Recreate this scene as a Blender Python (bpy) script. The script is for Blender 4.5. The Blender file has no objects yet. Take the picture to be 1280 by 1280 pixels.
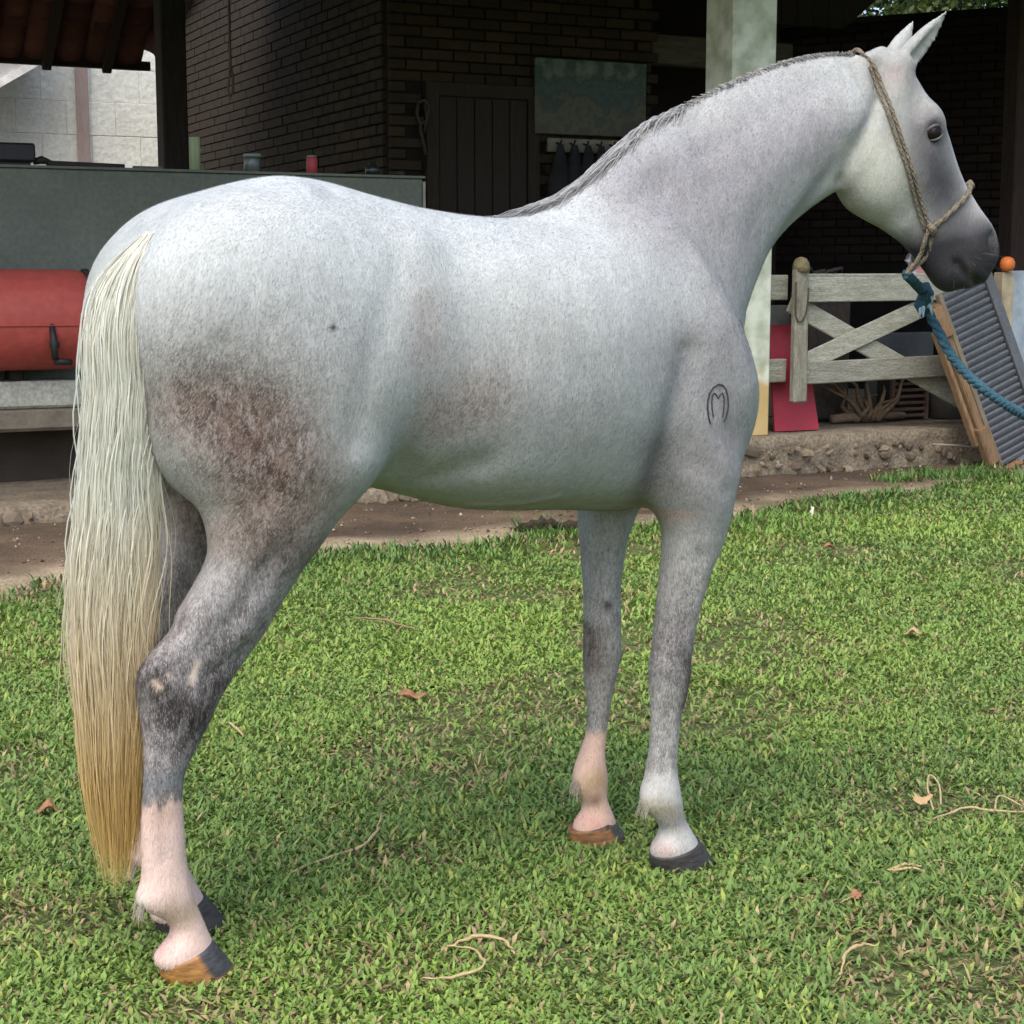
import bpy, bmesh, math, random
import numpy as np
from mathutils import Vector, Matrix
from mathutils.bvhtree import BVHTree
random.seed(7)
rng = np.random.default_rng(11)
scene = bpy.context.scene
COL = scene.collection

# ---------------------------------------------------------------- camera, sky, sun, exposure
cam_data = bpy.data.cameras.new('camera'); cam = bpy.data.objects.new('camera', cam_data); COL.objects.link(cam)
cam_data.sensor_width = 36.0; cam_data.lens = 36.0*2100/1280
cam_data.clip_start = .05; cam_data.clip_end = 900
cam.location = (0, 0, 1.2745); cam.rotation_euler = (math.radians(90)-math.atan(295/2100), 0, 0)
scene.camera = cam
SUN_EL, SUN_AZ = math.radians(58), math.radians(200)       # azimuth clockwise from +Y (north): behind the camera, a little left
world = bpy.data.worlds.new('World'); scene.world = world; world.use_nodes = True
wn = world.node_tree.nodes; wl = world.node_tree.links
sky_tex = wn.new('ShaderNodeTexSky'); sky_tex.sky_type = 'NISHITA'; sky_tex.sun_disc = False
sky_tex.sun_elevation = SUN_EL; sky_tex.sun_rotation = SUN_AZ; sky_tex.dust_density = 4.0; sky_tex.air_density = 1.0; sky_tex.ozone_density = .6
wl.new(sky_tex.outputs[0], wn['Background'].inputs[0]); wn['Background'].inputs[1].default_value = .15
sun_data = bpy.data.lights.new('sun', 'SUN'); sun_data.energy = 0.7; sun_data.angle = math.radians(60); sun_data.color = (1, .97, .92)
sun = bpy.data.objects.new('sun', sun_data); COL.objects.link(sun)
_d = Vector((math.sin(SUN_AZ)*math.cos(SUN_EL), math.cos(SUN_AZ)*math.cos(SUN_EL), math.sin(SUN_EL)))
sun.rotation_euler = _d.to_track_quat('Z', 'Y').to_euler(); sun.location = _d*30
scene.view_settings.view_transform = 'Standard'; scene.view_settings.look = 'None'; scene.view_settings.gamma = 1.0
scene.view_settings.use_curve_mapping = False; scene.view_settings.exposure = 1.22
scene.render.engine = 'CYCLES'
scene.cycles.max_bounces = 6; scene.cycles.diffuse_bounces = 4; scene.cycles.glossy_bounces = 2; scene.cycles.transparent_max_bounces = 6
scene.cycles.use_denoising = True

# ---------------------------------------------------------------- helpers: materials
def mat(name, base, rough=.8, dark=None, scale=6.0, amount=.5, bump=.15, bump_scale=60.0, fine=None, stretch=(1, 1, 1), spec=.3, attr=None, metallic=0.0, detail=6.0, per_object=0.0):
    m = bpy.data.materials.new(name); m.use_nodes = True
    nt = m.node_tree; N = nt.nodes; L = nt.links; bsdf = N['Principled BSDF']
    bsdf.inputs['Roughness'].default_value = rough; bsdf.inputs['Specular IOR Level'].default_value = spec; bsdf.inputs['Metallic'].default_value = metallic
    tc = N.new('ShaderNodeTexCoord'); mp = N.new('ShaderNodeMapping'); mp.inputs['Scale'].default_value = stretch
    L.new(tc.outputs['Object'], mp.inputs['Vector'])
    if per_object:
        oi = N.new('ShaderNodeObjectInfo'); vm = N.new('ShaderNodeVectorMath'); vm.operation = 'SCALE'; vm.inputs['Scale'].default_value = 37.0
        cb = N.new('ShaderNodeCombineXYZ'); [L.new(oi.outputs['Random'], cb.inputs[i]) for i in range(3)]
        L.new(cb.outputs[0], vm.inputs[0]); L.new(vm.outputs[0], mp.inputs['Location'])
    n1 = N.new('ShaderNodeTexNoise'); n1.inputs['Scale'].default_value = scale; n1.inputs['Detail'].default_value = detail; n1.inputs['Roughness'].default_value = .62
    L.new(mp.outputs[0], n1.inputs['Vector'])
    r1 = N.new('ShaderNodeValToRGB'); r1.color_ramp.elements[0].position = .5-.28*amount-.02; r1.color_ramp.elements[1].position = .5+.22*amount+.05
    dk = dark if dark else tuple(c*.55 for c in base)
    r1.color_ramp.elements[0].color = (*dk, 1); r1.color_ramp.elements[1].color = (*base, 1)
    L.new(n1.outputs['Fac'], r1.inputs['Fac']); col = r1.outputs['Color']
    if attr:
        at = N.new('ShaderNodeAttribute'); at.attribute_name = attr
        mx = N.new('ShaderNodeMix'); mx.data_type = 'RGBA'; mx.blend_type = 'MULTIPLY'; mx.inputs['Factor'].default_value = 1
        L.new(at.outputs['Color'], mx.inputs['A']); L.new(col, mx.inputs['B']); col = mx.outputs['Result']
    if fine:
        n2 = N.new('ShaderNodeTexNoise'); n2.inputs['Scale'].default_value = fine[0]; n2.inputs['Detail'].default_value = 4
        L.new(mp.outputs[0], n2.inputs['Vector'])
        r2 = N.new('ShaderNodeMapRange'); r2.inputs['From Min'].default_value = .35; r2.inputs['From Max'].default_value = .68; r2.inputs['To Min'].default_value = 1-fine[1]; r2.inputs['To Max'].default_value = 1+fine[1]*.5
        L.new(n2.outputs['Fac'], r2.inputs['Value'])
        hs = N.new('ShaderNodeMix'); hs.data_type = 'RGBA'; hs.blend_type = 'MULTIPLY'; hs.inputs['Factor'].default_value = 1
        L.new(col, hs.inputs['A']); L.new(r2.outputs[0], hs.inputs['B']); col = hs.outputs['Result']
    if per_object:
        mr = N.new('ShaderNodeMapRange'); mr.inputs['To Min'].default_value = 1-per_object; mr.inputs['To Max'].default_value = 1+per_object
        L.new(oi.outputs['Random'], mr.inputs['Value'])
        po = N.new('ShaderNodeMix'); po.data_type = 'RGBA'; po.blend_type = 'MULTIPLY'; po.inputs['Factor'].default_value = 1
        L.new(col, po.inputs['A']); L.new(mr.outputs[0], po.inputs['B']); col = po.outputs['Result']
    L.new(col, bsdf.inputs['Base Color'])
    if bump:
        n3 = N.new('ShaderNodeTexNoise'); n3.inputs['Scale'].default_value = bump_scale; n3.inputs['Detail'].default_value = 5
        L.new(mp.outputs[0], n3.inputs['Vector'])
        bp = N.new('ShaderNodeBump'); bp.inputs['Strength'].default_value = bump; bp.inputs['Distance'].default_value = .02
        L.new(n3.outputs['Fac'], bp.inputs['Height']); L.new(bp.outputs[0], bsdf.inputs['Normal'])
    return m

def attr_mat(name, attr='col', rough=.7, spec=.2, trans=0.0, noise=0.0):
    m = bpy.data.materials.new(name); m.use_nodes = True
    nt = m.node_tree; N = nt.nodes; L = nt.links; b = N['Principled BSDF']
    at = N.new('ShaderNodeAttribute'); at.attribute_name = attr
    b.inputs['Roughness'].default_value = rough; b.inputs['Specular IOR Level'].default_value = spec
    L.new(at.outputs['Color'], b.inputs['Base Color'])
    if trans:
        t = N.new('ShaderNodeBsdfTranslucent'); L.new(at.outputs['Color'], t.inputs['Color'])
        mx = N.new('ShaderNodeMixShader'); mx.inputs[0].default_value = trans
        L.new(b.outputs[0], mx.inputs[1]); L.new(t.outputs[0], mx.inputs[2]); L.new(mx.outputs[0], N['Material Output'].inputs[0])
    return m

# ---------------------------------------------------------------- helpers: meshes
class MB:
    def __init__(self): self.v = []; self.f = []
    def add(self, verts, faces):
        o = len(self.v); self.v += [tuple(p) for p in verts]; self.f += [tuple(i+o for i in f) for f in faces]
        return self
    def box(self, c, s, rot=None, bevel=0.0, jitter=0.0):
        hx, hy, hz = s[0]/2, s[1]/2, s[2]/2
        if bevel:
            b = min(bevel, hx*.9, hy*.9, hz*.9); vs = []; fs = []
            for sx in (-1, 1):
                for sy in (-1, 1):
                    for sz in (-1, 1):
                        vs += [(sx*hx, sy*(hy-b), sz*(hz-b)), (sx*(hx-b), sy*hy, sz*(hz-b)), (sx*(hx-b), sy*(hy-b), sz*hz)]
            i = lambda sx, sy, sz, k: (((sx > 0)*2+(sy > 0))*2+(sz > 0))*3+k
            for s_ in (-1, 1):
                fs.append([i(s_, -1, -1, 0), i(s_, 1, -1, 0), i(s_, 1, 1, 0), i(s_, -1, 1, 0)][::s_])
                fs.append([i(-1, s_, -1, 1), i(-1, s_, 1, 1), i(1, s_, 1, 1), i(1, s_, -1, 1)][::s_])
                fs.append([i(-1, -1, s_, 2), i(1, -1, s_, 2), i(1, 1, s_, 2), i(-1, 1, s_, 2)][::s_])
            for a in (-1, 1):
                for c_ in (-1, 1):
                    fs.append([i(a, c_, -1, 0), i(a, c_, 1, 0), i(a, c_, 1, 1), i(a, c_, -1, 1)][::-a*c_])
                    fs.append([i(a, -1, c_, 0), i(a, 1, c_, 0), i(a, 1, c_, 2), i(a, -1, c_, 2)][::a*c_])
                    fs.append([i(-1, a, c_, 1), i(1, a, c_, 1), i(1, a, c_, 2), i(-1, a, c_, 2)][::-a*c_])
                    for d in (-1, 1):
                        fs.append([i(a, c_, d, 0), i(a, c_, d, 1), i(a, c_, d, 2)][::a*c_*d])
        else:
            vs = [(x*hx, y*hy, z*hz) for x in (-1, 1) for y in (-1, 1) for z in (-1, 1)]
            fs = [(0, 1, 3, 2), (4, 6, 7, 5), (0, 4, 5, 1), (2, 3, 7, 6), (0, 2, 6, 4), (1, 5, 7, 3)]
        out = []
        for p in vs:
            p = Vector(p)
            if jitter: p += Vector((random.uniform(-1, 1), random.uniform(-1, 1), random.uniform(-1, 1)))*jitter
            if rot is not None: p = rot@p
            out.append(p+Vector(c))
        return self.add(out, fs)
    def tube(self, pts, radii, n=8, cap=True):
        pts = [Vector(p) for p in pts]
        if not hasattr(radii, '__len__'): radii = [radii]*len(pts)
        rings = []; up = None
        for i, p in enumerate(pts):
            t = (pts[min(i+1, len(pts)-1)]-pts[max(i-1, 0)]).normalized()
            if up is None: up = Vector((0, 0, 1)) if abs(t.z) < .9 else Vector((1, 0, 0))
            s = t.cross(up).normalized(); up = s.cross(t).normalized()
            rings.append([p+(s*math.cos(a)+up*math.sin(a))*radii[i] for a in [2*math.pi*k/n for k in range(n)]])
        vs = [q for r in rings for q in r]; fs = []
        for i in range(len(pts)-1):
            for k in range(n):
                fs.append((i*n+k, i*n+(k+1) % n, (i+1)*n+(k+1) % n, (i+1)*n+k))
        if cap: fs.append(tuple(range(n))[::-1]); fs.append(tuple((len(pts)-1)*n+k for k in range(n)))
        return self.add(vs, fs)
    def lathe(self, prof, n=24, c=(0, 0, 0), axis='z', cap=True):
        vs = []; fs = []
        for r, z in prof:
            for k in range(n):
                a = 2*math.pi*k/n; p = (r*math.cos(a), r*math.sin(a), z)
                if axis == 'x': p = (p[2], p[0], p[1])
                vs.append((p[0]+c[0], p[1]+c[1], p[2]+c[2]))
        m = len(prof)
        for i in range(m-1):
            for k in range(n): fs.append((i*n+k, i*n+(k+1) % n, (i+1)*n+(k+1) % n, (i+1)*n+k))
        if cap: fs.append(tuple(range(n))[::-1]); fs.append(tuple((m-1)*n+k for k in range(n)))
        return self.add(vs, fs)
    def mesh(self, name, m=None, smooth=False):
        me = bpy.data.meshes.new(name); me.from_pydata([tuple(p) for p in self.v], [], self.f); me.update()
        if m: me.materials.append(m)
        if smooth: me.polygons.foreach_set('use_smooth', [True]*len(me.polygons))
        return me
    def build(self, name, m=None, parent=None, smooth=False, loc=None, rotz=None):
        return link(name, self.mesh(name, m, smooth), parent, loc, rotz)

def link(name, me, parent=None, loc=None, rotz=None):
    o = bpy.data.objects.new(name, me); COL.objects.link(o)
    if parent: o.parent = parent
    if loc is not None: o.location = loc
    if rotz is not None: o.rotation_euler = (0, 0, rotz)
    return o
def tag(o, label=None, cat=None, group=None, kind=None):
    if label: o['label'] = label
    if cat: o['category'] = cat
    if group: o['group'] = group
    if kind: o['kind'] = kind
    return o
def empty(name, loc=(0, 0, 0), rotz=0.0):
    o = bpy.data.objects.new(name, None); COL.objects.link(o); o.location = loc; o.rotation_euler = (0, 0, rotz); o.empty_display_size = .1
    return o
def np_mesh(name, V, F4=None, F3=None, col=None, m=None, smooth=True):
    """fast mesh from numpy arrays of quads and triangles, with an optional point colour"""
    me = bpy.data.meshes.new(name); n4 = 0 if F4 is None else len(F4); n3 = 0 if F3 is None else len(F3)
    me.vertices.add(len(V)); me.vertices.foreach_set('co', np.asarray(V, np.float32).ravel())
    li = np.concatenate(([np.asarray(F4, np.int32).ravel()] if n4 else [])+([np.asarray(F3, np.int32).ravel()] if n3 else []))
    me.loops.add(len(li)); me.loops.foreach_set('vertex_index', li)
    me.polygons.add(n4+n3)
    st = np.concatenate([np.arange(n4)*4, n4*4+np.arange(n3)*3]).astype(np.int32)
    me.polygons.foreach_set('loop_start', st)
    if smooth: me.polygons.foreach_set('use_smooth', np.ones(n4+n3, bool))
    me.update(calc_edges=True); me.validate()
    if col is not None:
        a = me.attributes.new('col', 'FLOAT_COLOR', 'POINT')
        c = np.ones((len(V), 4), np.float32); c[:, :3] = col; a.data.foreach_set('color', c.ravel())
    if m: me.materials.append(m)
    return me
def vnoise(x, y, scale, seed=0, octaves=3):
    out = np.zeros_like(x, dtype=float); amp = 1; tot = 0
    for o in range(octaves):
        X = x*scale+17.3*o+seed*3.1; Y = y*scale+9.7*o+seed*7.7
        xi = np.floor(X); yi = np.floor(Y); fx = X-xi; fy = Y-yi; fx = fx*fx*(3-2*fx); fy = fy*fy*(3-2*fy)
        def hsh(a, b):
            s = np.sin(a*127.1+b*311.7+seed*74.7)*43758.5453; return s-np.floor(s)
        out += amp*((hsh(xi, yi)*(1-fx)+hsh(xi+1, yi)*fx)*(1-fy)+(hsh(xi, yi+1)*(1-fx)+hsh(xi+1, yi+1)*fx)*fy)
        tot += amp; amp *= .5; scale *= 2.1
    return out/tot
# the barn's own axes: u along its front, v into it
BT = math.radians(26); BU = Vector((math.cos(BT), math.sin(BT), 0)); BV = Vector((-math.sin(BT), math.cos(BT), 0)); BK = Vector((.345, 9.97, 0))
def B(u, v, z=0.0): return BK + BU*u + BV*v + Vector((0, 0, z))
def to_uv(x, y):
    dx, dy = x-BK.x, y-BK.y
    return dx*BU.x+dy*BU.y, dx*BV.x+dy*BV.y
EDGE_U = [-9, -3.6, -3.39, -2.24, -1.93, -1.56, -.89, .04, .55, .9, 1.56, 1.985, 2.4, 3.15, 5, 9]
EDGE_V = [-2.2, -1.94, -1.75, -1.65, -1.55, -1.73, -1.57, -1.58, -1.27, -1.15, -1.09, -1.01, -.80, -.45, -.3, -.3]
# ---------------------------------------------------------------- ground
M_lawn = mat('lawn_soil', (.120, .165, .045), .95, dark=(.060, .062, .028), scale=9, amount=.8, bump=.5, bump_scale=90, fine=(140, .4), detail=9)
g = bpy.data.meshes.new('ground'); S_ = 160
g.from_pydata([(-S_, -S_, 0), (S_, -S_, 0), (S_, S_, 0), (-S_, S_, 0)], [], [(0, 1, 2, 3)]); g.materials.append(M_lawn)
tag(link('ground', g), kind='structure')

M_dirt = mat('bare_earth', (1, 1, 1), .95, dark=(.52, .48, .45), scale=7, amount=1.0, bump=.7, bump_scale=45, fine=(110, .45), attr='col', detail=9)
us = np.linspace(-7, 7, 281); ts = np.linspace(0, 1, 46)
UU, TT = np.meshgrid(us, ts, indexing='ij')
ve = np.interp(UU, EDGE_U, EDGE_V) - .10 + .16*(vnoise(UU, UU*0, 2.2, 3)-.5)
VV = ve + (0.25-ve)*TT
pos = np.stack([BK.x+BU.x*UU+BV.x*VV, BK.y+BU.y*UU+BV.y*VV, .005 + .030*vnoise(UU, VV, 3.0, 5)*np.clip(TT*8, 0, 1)*np.clip((1-TT)*6, .3, 1)], -1).reshape(-1, 3)
sand = np.clip(1.35-np.abs((VV-ve)-.22)/.26, 0, 1)*np.clip(vnoise(UU, VV, 1.6, 9)*2.6-.45, 0, 1)
soil = np.array([.145, .106, .070]); pale = np.array([.40, .335, .225]); dk = np.array([.045, .032, .022])
q = vnoise(UU, VV, 2.6, 12)[..., None]; colr = soil*(1-sand[..., None]) + pale*sand[..., None]
colr = colr*(.55+.9*q); damp = np.clip((vnoise(UU, VV*2, 1.3, 21)-.5)*4, 0, 1)[..., None]*(1-sand[..., None]); colr = colr*(1-damp*.6)+dk*damp*.6
nu, nv = UU.shape; ii = np.arange(nu*nv).reshape(nu, nv)
F = np.stack([ii[:-1, :-1], ii[1:, :-1], ii[1:, 1:], ii[:-1, 1:]], -1).reshape(-1, 4)
tag(link('bare_earth', np_mesh('bare_earth', pos, F, col=colr.reshape(-1, 3), m=M_dirt)), kind='structure')

# ---------------------------------------------------------------- barn materials
M_conc = mat('rough_concrete', (.29, .24, .17), .95, dark=(.10, .08, .057), scale=8, amount=1.0, bump=.8, bump_scale=30, fine=(60, .4), detail=9)
M_floor = mat('earth_floor', (.26, .21, .15), .95, scale=5, bump=.3)
M_plaster = mat('grey_plaster', (.160, .178, .150), .92, dark=(.095, .108, .092), scale=2.0, amount=1.0, bump=.25, bump_scale=22, fine=(35, .14), detail=8)
M_whitewash = mat('whitewash', (.50, .50, .43), .92, dark=(.24, .24, .20), scale=9, amount=1.0, bump=.4, bump_scale=30, fine=(50, .25))
M_render = mat('old_render', (.22, .19, .145), .95, dark=(.10, .085, .065), scale=7, amount=1.0, bump=.6, bump_scale=25)
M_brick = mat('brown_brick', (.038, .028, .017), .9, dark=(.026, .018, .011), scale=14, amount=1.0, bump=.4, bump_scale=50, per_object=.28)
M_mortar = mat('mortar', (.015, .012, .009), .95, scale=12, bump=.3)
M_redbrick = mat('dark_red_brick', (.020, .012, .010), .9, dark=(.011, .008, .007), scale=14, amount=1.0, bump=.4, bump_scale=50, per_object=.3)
M_darkmortar = mat('dark_mortar', (.009, .008, .007), .95, scale=12, bump=.3)  # very dark, even mortar colour
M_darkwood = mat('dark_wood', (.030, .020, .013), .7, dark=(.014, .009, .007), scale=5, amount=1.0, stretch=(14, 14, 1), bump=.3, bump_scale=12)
M_tile = mat('clay_tile', (.15, .055, .04), .9, dark=(.07, .032, .025), scale=9, amount=1.0, bump=.3, per_object=.3)
M_block = mat('limewashed_block', (.80, .81, .74), .95, dark=(.64, .66, .58), scale=4, amount=1.0, bump=.6, bump_scale=14, fine=(30, .12), per_object=.02, detail=9)
M_blockjoint = mat('limewashed_joint', (.74, .75, .68), .95, scale=9, bump=.4)

def slab(name, u0, u1, v0, v1, z0, z1, m, rough=.03, label=None, cat=None, kind=None, step=.09):
    """a rough slab with an uneven front face and edge, in the barn's axes"""
    nu_ = max(3, int((u1-u0)/step)); prof = []
    nz = max(2, int((z1-z0)/.06)+1)
    for k in range(nz): prof.append((0, z0+(z1-z0)*k/(nz-1)))
    for k in range(1, 9): prof.append(((v1-v0)*(k/8)**1.6, z1))
    uu = np.linspace(u0, u1, nu_); P = np.array(prof)
    A_, K_ = np.meshgrid(uu, np.arange(len(P)), indexing='ij')
    v_ = v0 + P[K_, 0]; z_ = P[K_, 1].copy()
    fr = (K_ < nz+1)
    v_ = v_ + np.where(fr, (vnoise(A_, z_*1.0+K_*.11, 5.5, 4)-.5)*2*rough, 0)
    z_ = z_ + np.where((K_ >= nz-1), (vnoise(A_, v_, 4.0, 8)-.5)*rough*.5, 0)
    pos = np.stack([A_-u0, v_-v0, z_-z0], -1).reshape(-1, 3)
    ii = np.arange(nu_*len(P)).reshape(nu_, len(P))
    F = np.stack([ii[:-1, :-1], ii[1:, :-1], ii[1:, 1:], ii[:-1, 1:]], -1).reshape(-1, 4)
    ends = []
    me = np_mesh(name, pos, F, m=m, smooth=False)
    o = link(name, me, None, B(u0, v0, z0), BT)
    tag(o, label, cat, None, kind)
    return o
floor_r = slab('barn_floor', 1.02, 7.0, .0, 8.5, 0, .264, M_conc, .035, kind='structure')
floor_l = slab('terrace', -7.0, 1.0, -.08, 9.2, 0, .105, M_conc, .03, kind='structure')
# rubble showing in the face of the plinth
M_stone = mat('rubble_stone', (.33, .27, .19), .95, dark=(.13, .105, .075), scale=18, amount=1.0, bump=.6, bump_scale=60, per_object=.45)
def stone_mesh(seed):
    bm = bmesh.new(); bmesh.ops.create_icosphere(bm, subdivisions=1, radius=1.0); rs = random.Random(seed)
    for v in bm.verts: v.co *= rs.uniform(.72, 1.15)
    me = bpy.data.meshes.new('stone'); bm.to_mesh(me); bm.free(); me.materials.append(M_stone); return me
STONES = [stone_mesh(i) for i in range(5)]
def scatter_stones(parent, u0, u1, n, zmax, vbase, smin=.02, smax=.055):
    inv = parent.location
    for i in range(n):
        s = random.uniform(smin, smax); u = random.uniform(u0, u1); z = random.uniform(.02, max(.03, zmax-.03))
        o = link('stone', random.choice(STONES), parent); p = BU*0
        o.location = (u-UREF[parent.name], vbase+random.uniform(-.02, .02), z); o.scale = (s*random.uniform(1, 1.8), s*.45, s*random.uniform(.6, .9)); o.rotation_euler = (random.uniform(-.3, .3), random.uniform(-.3, .3), random.uniform(0, 3))
UREF = {floor_r.name: 1.02, floor_l.name: -7.0}
scatter_stones(floor_r, 1.03, 3.9, 70, .22, .0)
scatter_stones(floor_l, -4.2, .95, 80, .10, -.01)

# ---------------------------------------------------------------- counter wall with its ledge
cw = tag(empty('counter_wall', B(-7, 1.05, .105), BT), 'grey plastered half wall with a whitewashed ledge behind the horse', 'wall')
MB().box((3.255, .10, 1.1075), (6.51, .20, 1.335), bevel=.012).build('wall_panel', M_plaster, cw)
MB().box((3.255, .11, .22), (6.50, .18, .44)).build('wall_base', mat('ledge_shade', (.060, .045, .034), .95, dark=(.03, .024, .018), scale=6, amount=1.0, bump=.4), cw)  # shade under the ledge, painted as a dark brown lower wall
MB().box((3.255, .10, 1.781), (6.53, .225, .014)).build('coping', M_plaster, cw)
M_paleedge = mat('pale_plaster_edge', (.33, .34, .28), .92, scale=6)
MB().box((6.518, .10, .88), (.016, .196, 1.75)).build('end_face', M_paleedge, cw)
MB().box((3.1, -.15, .515), (6.2, .30, .15), bevel=.015).build('ledge', M_whitewash, cw)
MB().box((3.1, -.17, .375), (6.2, .24, .13), bevel=.02).build('ledge_support', M_render, cw)

# ---------------------------------------------------------------- front column
M_col = bpy.data.materials.new('painted_column'); M_col.use_nodes = True
def _column_mat(m):
    N = m.node_tree.nodes; L = m.node_tree.links; b = N['Principled BSDF']; b.inputs['Roughness'].default_value = .85
    tc = N.new('ShaderNodeTexCoord'); sp = N.new('ShaderNodeSeparateXYZ'); L.new(tc.outputs['Object'], sp.inputs[0])
    nz = N.new('ShaderNodeTexNoise'); nz.inputs['Scale'].default_value = 7; nz.inputs['Detail'].default_value = 8; L.new(tc.outputs['Object'], nz.inputs['Vector'])
    ad = N.new('ShaderNodeMath'); ad.operation = 'MULTIPLY_ADD'; ad.inputs[1].default_value = .35; L.new(nz.outputs['Fac'], ad.inputs[0]); L.new(sp.outputs['Z'], ad.inputs[2])
    mr = N.new('ShaderNodeMapRange'); mr.inputs['From Min'].default_value = .50; mr.inputs['From Max'].default_value = .60; L.new(ad.outputs[0], mr.inputs['Value'])
    r1 = N.new('ShaderNodeValToRGB'); r1.color_ramp.elements[0].color = (.40, .27, .10, 1); r1.color_ramp.elements[1].color = (.52, .40, .18, 1)
    r2 = N.new('ShaderNodeValToRGB'); r2.color_ramp.elements[0].color = (.34, .37, .27, 1); r2.color_ramp.elements[1].color = (.58, .62, .50, 1); r2.color_ramp.elements[0].position = .35; r2.color_ramp.elements[1].position = .6
    L.new(nz.outputs['Fac'], r1.inputs[0]); L.new(nz.outputs['Fac'], r2.inputs[0])
    mx = N.new('ShaderNodeMix'); mx.data_type = 'RGBA'; L.new(mr.outputs[0], mx.inputs['Factor']); L.new(r1.outputs[0], mx.inputs['A']); L.new(r2.outputs[0], mx.inputs['B'])
    L.new(mx.outputs['Result'], b.inputs['Base Color'])
    bp = N.new('ShaderNodeBump'); bp.inputs['Strength'].default_value = .3; bp.inputs['Distance'].default_value = .02; L.new(nz.outputs['Fac'], bp.inputs['Height']); L.new(bp.outputs[0], b.inputs['Normal'])
_column_mat(M_col)
pc = tag(empty('pillar', B(1.14, .05, .264), BT), 'square pillar painted pale green above and yellow below', 'pillar')
MB().box((.16, .16, 1.65), (.32, .32, 3.30), bevel=.012).build('shaft', M_col, pc)
MB().box((.16, .15, -.13), (.40, .36, .262), bevel=.03, jitter=.012).build('footing', M_conc, pc)

# ---------------------------------------------------------------- brick house inside the barn
def brick_run(parent, length, z0, z1, m, skip=None, axis='u', bl=.235, bh=.066, jt=.011, off=0.0, limit=300, name='brick', near=None):
    """bricks proud of a mortar backing; u runs along the local x axis, faces look along local -y"""
    full = MB().box((0, 0, 0), (bl, .05, bh), bevel=.006).mesh(name, m); half = MB().box((0, 0, 0), (bl/2-jt/2, .05, bh), bevel=.006).mesh(name, m)
    row = 0; z = z0; n = 0; rest = MB(); todo = []
    while z < z1:
        x = -(bl+jt)/2*(row % 2)+off
        while x < length:
            cx = x+bl/2
            ok_ = not (skip and skip(min(max(cx, .05), length-.05), z+bh/2)); part_ = None
            if x < -.02 and x+bl > .03: part_ = (x+bl)/2
            elif x+bl > length+.02 and x < length-.03: part_ = (x+length)/2
            if part_ is not None and ok_:
                todo.append((part_, z+bh/2, half))
            elif 0 < cx < length and ok_:
                todo.append((cx, z+bh/2, full))
            x += bl+jt
        row += 1; z += bh+jt
    if near: todo.sort(key=lambda t: (t[0]-near[0])**2+((t[1]-near[1])*near[2])**2)
    for i, (cx, cz, me_) in enumerate(todo):
        yy = random.uniform(-.003, .004)
        if i < limit:
            o = link(name, me_, parent); o.location = (cx, yy, cz); o.rotation_euler = (0, random.uniform(-.006, .006), random.uniform(-.01, .01)); n += 1
        else: rest.box((cx, yy, cz), (bl if me_ is full else bl/2-jt/2, .05, bh))
    if rest.v: rest.build('brickwork', m, parent)['kind'] = 'stuff'
    return n
HV = 2.40; HU0 = -.17; HU1 = 1.97
hs_ = tag(empty('brick_house', B(HU0, HV, .105), BT), 'brown brick room with a plank door inside the open barn', 'house')
fw = MB().box(((HU1-HU0)/2, .06, 2.1), (HU1-HU0-.02, .10, 4.2)).build('front_wall', M_mortar, hs_)
dx0, dx1, dz1 = .36, 1.06, 2.435
def door_skip(x, z):
    return (dx0-.12 < x < dx1+.11 and z < dz1+.05)
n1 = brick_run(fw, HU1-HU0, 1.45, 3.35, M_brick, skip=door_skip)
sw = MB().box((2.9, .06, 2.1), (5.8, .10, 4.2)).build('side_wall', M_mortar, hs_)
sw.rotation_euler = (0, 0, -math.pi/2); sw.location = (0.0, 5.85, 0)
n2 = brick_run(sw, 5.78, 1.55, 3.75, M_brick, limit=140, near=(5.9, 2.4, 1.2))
n3 = 0
dr = MB().box(((dx0+dx1)/2, -.01, dz1/2), (dx1-dx0, .03, dz1)).build('door', M_darkwood, hs_)
for k in range(5):
    w_ = (dx1-dx0)/5
    MB().box((dx0+w_*(k+.5), -.033, dz1/2), (w_-.008, .02, dz1-.02), bevel=.004).build('plank', M_darkwood, dr)
M_doorframe = mat('door_frame_wood', (.034, .025, .016), .8, scale=6, stretch=(8, 8, 1))
fr_ = MB()
fr_.box((dx0-.05, -.01, dz1/2), (.09, .09, dz1)); fr_.box((dx1+.05, -.01, dz1/2), (.09, .09, dz1)); fr_.box(((dx0+dx1)/2, -.01, dz1+.045), (dx1-dx0+.20, .09, .09))
fr_.build('door_frame', M_doorframe, hs_)

# dark passage beyond the house
dp = MB(); dp.box((.9, 0, 2.1), (1.9, .15, 4.2))
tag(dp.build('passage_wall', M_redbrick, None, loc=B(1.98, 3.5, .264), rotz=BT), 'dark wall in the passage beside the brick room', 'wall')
MB().box((0, 0, 0), (1.3, .14, .22), bevel=.01).build('lintel_beam', mat('grey_beam', (.10, .095, .08), .9, scale=5, stretch=(1, 6, 6)), None, loc=B(2.65, 2.55, 2.98), rotz=BT)
tag(bpy.data.objects['lintel_beam'], 'weathered grey beam spanning from the brick room to the pillar', 'beam')

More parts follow.
